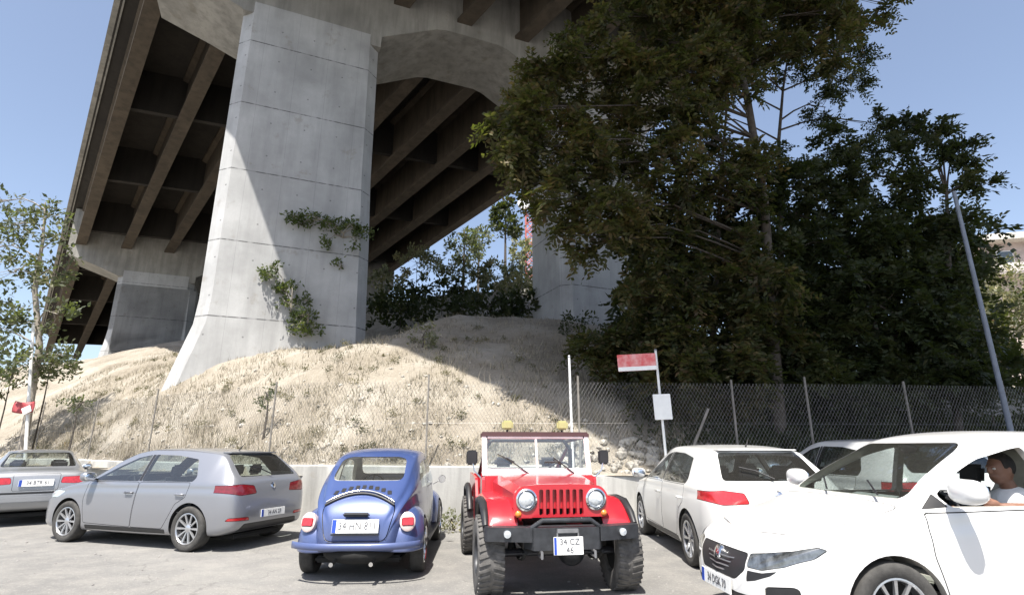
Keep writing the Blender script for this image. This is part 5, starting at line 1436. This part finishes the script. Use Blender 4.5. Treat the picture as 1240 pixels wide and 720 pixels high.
# --- leafy ground cover in the shade right of the sunlit slope
K=42000; gx=rng.uniform(2.6,24,K); gy=np.array([wally(x) for x in gx])+.5+rng.exponential(4.5,K)
ok=(gy<34)&((gx-2.6)>(rng.uniform(0,2.2,K)))&((gy-11.3)*.9<(gx-1.2)*2.2+3); gx,gy=gx[ok],gy[ok]
zz=TF(gx,gy)+np.array([bumpz(x,y) for x,y in zip(gx,gy)])
P=np.stack([gx,gy,zz+rng.uniform(0,.22,len(gx))],1); D_=np.stack([rng.normal(0,1,len(gx)),rng.normal(0,1,len(gx)),rng.uniform(-.2,.8,len(gx))],1)
o=fastmesh('ground_cover',simple_leaves(P,D_,.20,.6),4,M['leaf_dark']); tag(o,'dark leafy undergrowth and fallen leaves under the trees','undergrowth',kind='stuff')
# --- small dry weeds dotted over the slope
Cw=[]; rw=np.random.default_rng(77)
for i in range(130):
    x=rw.uniform(-17,2.5); y=wally(x)+.4+rw.exponential(3.2)
    if y>wally(x)+11: continue
    z=G(x,y); rr=rw.uniform(.08,.26); m_=int(500*rr)
    Cw.append(np.array([x,y,z+rr*.4])+sph(m_,rw)*np.array([rr,rr,rr*.7])*rw.uniform(.2,1,(m_,1)))
Cw=np.concatenate(Cw); o=fastmesh('weeds',simple_leaves(Cw,sph(len(Cw),rw)+[0,0,.6],.06,.35,rw),4,leafmat('dry_weed',[(.10,.09,.05),(.20,.17,.10),(.07,.08,.035),(.28,.24,.16)],.2)); tag(o,'small dry weeds dotted over the slope','weeds',kind='stuff')
# --- stones
def rock(bm,c,r,rs):
    q=bmesh.ops.create_icosphere(bm,subdivisions=1,radius=1)
    s=Vector((rs.uniform(.7,1.3),rs.uniform(.7,1.3),rs.uniform(.45,.9)))*r
    for v in q['verts']:
        v.co=Vector((v.co.x*s.x,v.co.y*s.y,v.co.z*s.z))*rs.uniform(.85,1.12)+Vector(c)
rs=np.random.default_rng(5); b=MB()
for i in range(300):
    x=rs.uniform(.9,6.5); d=abs(rs.normal(0,.55)); y=wally(x)+.15+d; z=max(.92,G(x,y)) ; rock(b.bm,(x,y,z+.03),rs.uniform(.03,.14)*(1 if d<.7 else .6),rs)
for i in range(420):
    x=rs.uniform(-14,1); d=rs.exponential(1.8); y=wally(x)+.3+d; 
    if d<8: rock(b.bm,(x,y,G(x,y)),rs.uniform(.02,.07),rs)
o=b.build('loose_stones',simple('pale_stone',(.38,.355,.31),.9,var=.3,scale=3)); tag(o,'loose pale stones and rubble strewn along the slope and behind the wall','stones',kind='stuff')
b=MB()
for i in range(300):
    x=rs.uniform(-9,5); y=rs.uniform(4.2,10.8); rock(b.bm,(x,y,0.0),rs.uniform(.006,.022),rs)
o=b.build('gravel',M['wallgrey']); tag(o,'scattered grit on the parking ground','gravel',kind='stuff')
# ------------------------------------------------------------------ place the cars
# silver hatchback, side-on, nose to the left
r0=Vector((-4.47,8.43,0)); f0=Vector((-7.09,9.34,0)); mid=(r0+f0)/2; hd=(f0-r0).normalized(); left=Vector((-hd.y,hd.x,0))
cen=mid-left*.78+hd*.08
hatch(tuple(cen),math.atan2(hd.y,hd.x),'silver grey hatchback parked side-on at the left, nose pointing left','silver',.965,lamp='darkredlamp')
saloon((-10.60,12.75,0),math.atan2(.76,-.65),'pale silver saloon at the left edge, seen from behind the silver hatchback','silver2',.97)
hatch((3.12,8.80,0),R(90),'white hatchback seen from behind, nearest to the red off-road car','white2',1.0,txt='34 FH 90',glass='glass',wh_style=8,lamp='redlamp')
hatch((5.85,9.6,0),R(91),'white hatchback mostly hidden behind the nearest white car','white',1.06,txt='06 KR 58')
hb=Vector((-.05,1,0)).normalized()
beetle((-1.83,8.35,0),math.atan2(hb.y,hb.x),'bright blue rounded old two-door car seen from behind').scale=(.965,.965,.955)
hj=Vector((.147,-.989,0)).normalized()
offroader(tuple(Vector((.46,6.25,0))-hj*1.2),math.atan2(hj.y,hj.x),'red open-topped off-road car with big tyres facing the camera').scale=(.97,.97,.97)
a=R(5); h=Vector((-math.cos(a),-math.sin(a),0)); l=Vector((math.sin(a),-math.cos(a),0))
cc=Vector((2.68,4.28,0))-l*.80-h*1.32
eg=crossover(tuple(cc),math.atan2(h.y,h.x),'large white hatchback nearest at the right, with a driver inside'); eg.scale=(1.0,1.0,1.02)
bpy.context.view_layer.update()
driver(eg)
# ------------------------------------------------------------------ camera
cd=bpy.data.cameras.new('camera'); cam=bpy.data.objects.new('camera',cd); COL.objects.link(cam)
cd.sensor_width=36; cd.lens=FOC/1240*36; cd.clip_start=.05; cd.clip_end=2000
cam.location=(0,0,CH); cam.rotation_euler=(math.pi/2+PITCH,0,0); sc.camera=cam
# ------------------------------------------------------------------ light
sv=Vector((-.256,-1.147,2.39)).normalized()
el=math.asin(sv.z); az=math.atan2(sv.x,sv.y)
w=bpy.data.worlds.new('World'); sc.world=w; w.use_nodes=True; nt=w.node_tree
bg=nt.nodes['Background']; sk=N(nt,'ShaderNodeTexSky'); sk.sky_type='NISHITA'; sk.sun_disc=False
sk.sun_elevation=el; sk.sun_rotation=az; sk.altitude=800; sk.air_density=1.0; sk.dust_density=4.0; sk.ozone_density=1.0
hsv=N(nt,'ShaderNodeHueSaturation'); hsv.inputs['Saturation'].default_value=.86; L(nt,sk.outputs[0],hsv.inputs['Color']); L(nt,hsv.outputs[0],bg.inputs[0]); bg.inputs[1].default_value=.12
sd=bpy.data.lights.new('sun','SUN'); so=bpy.data.objects.new('sun',sd); COL.objects.link(so)
sd.energy=4.8; sd.angle=R(.53); sd.color=(1,.955,.88)
so.rotation_euler=(-sv).to_track_quat('-Z','Y').to_euler(); so.location=(-20,-30,60)
vs=sc.view_settings; vs.view_transform='Standard'; vs.look='None'; vs.exposure=1.05; vs.gamma=1; vs.use_curve_mapping=False
sc.render.engine='CYCLES'
sc.cycles.max_bounces=8; sc.cycles.transparent_max_bounces=24; sc.cycles.diffuse_bounces=3; sc.cycles.glossy_bounces=4
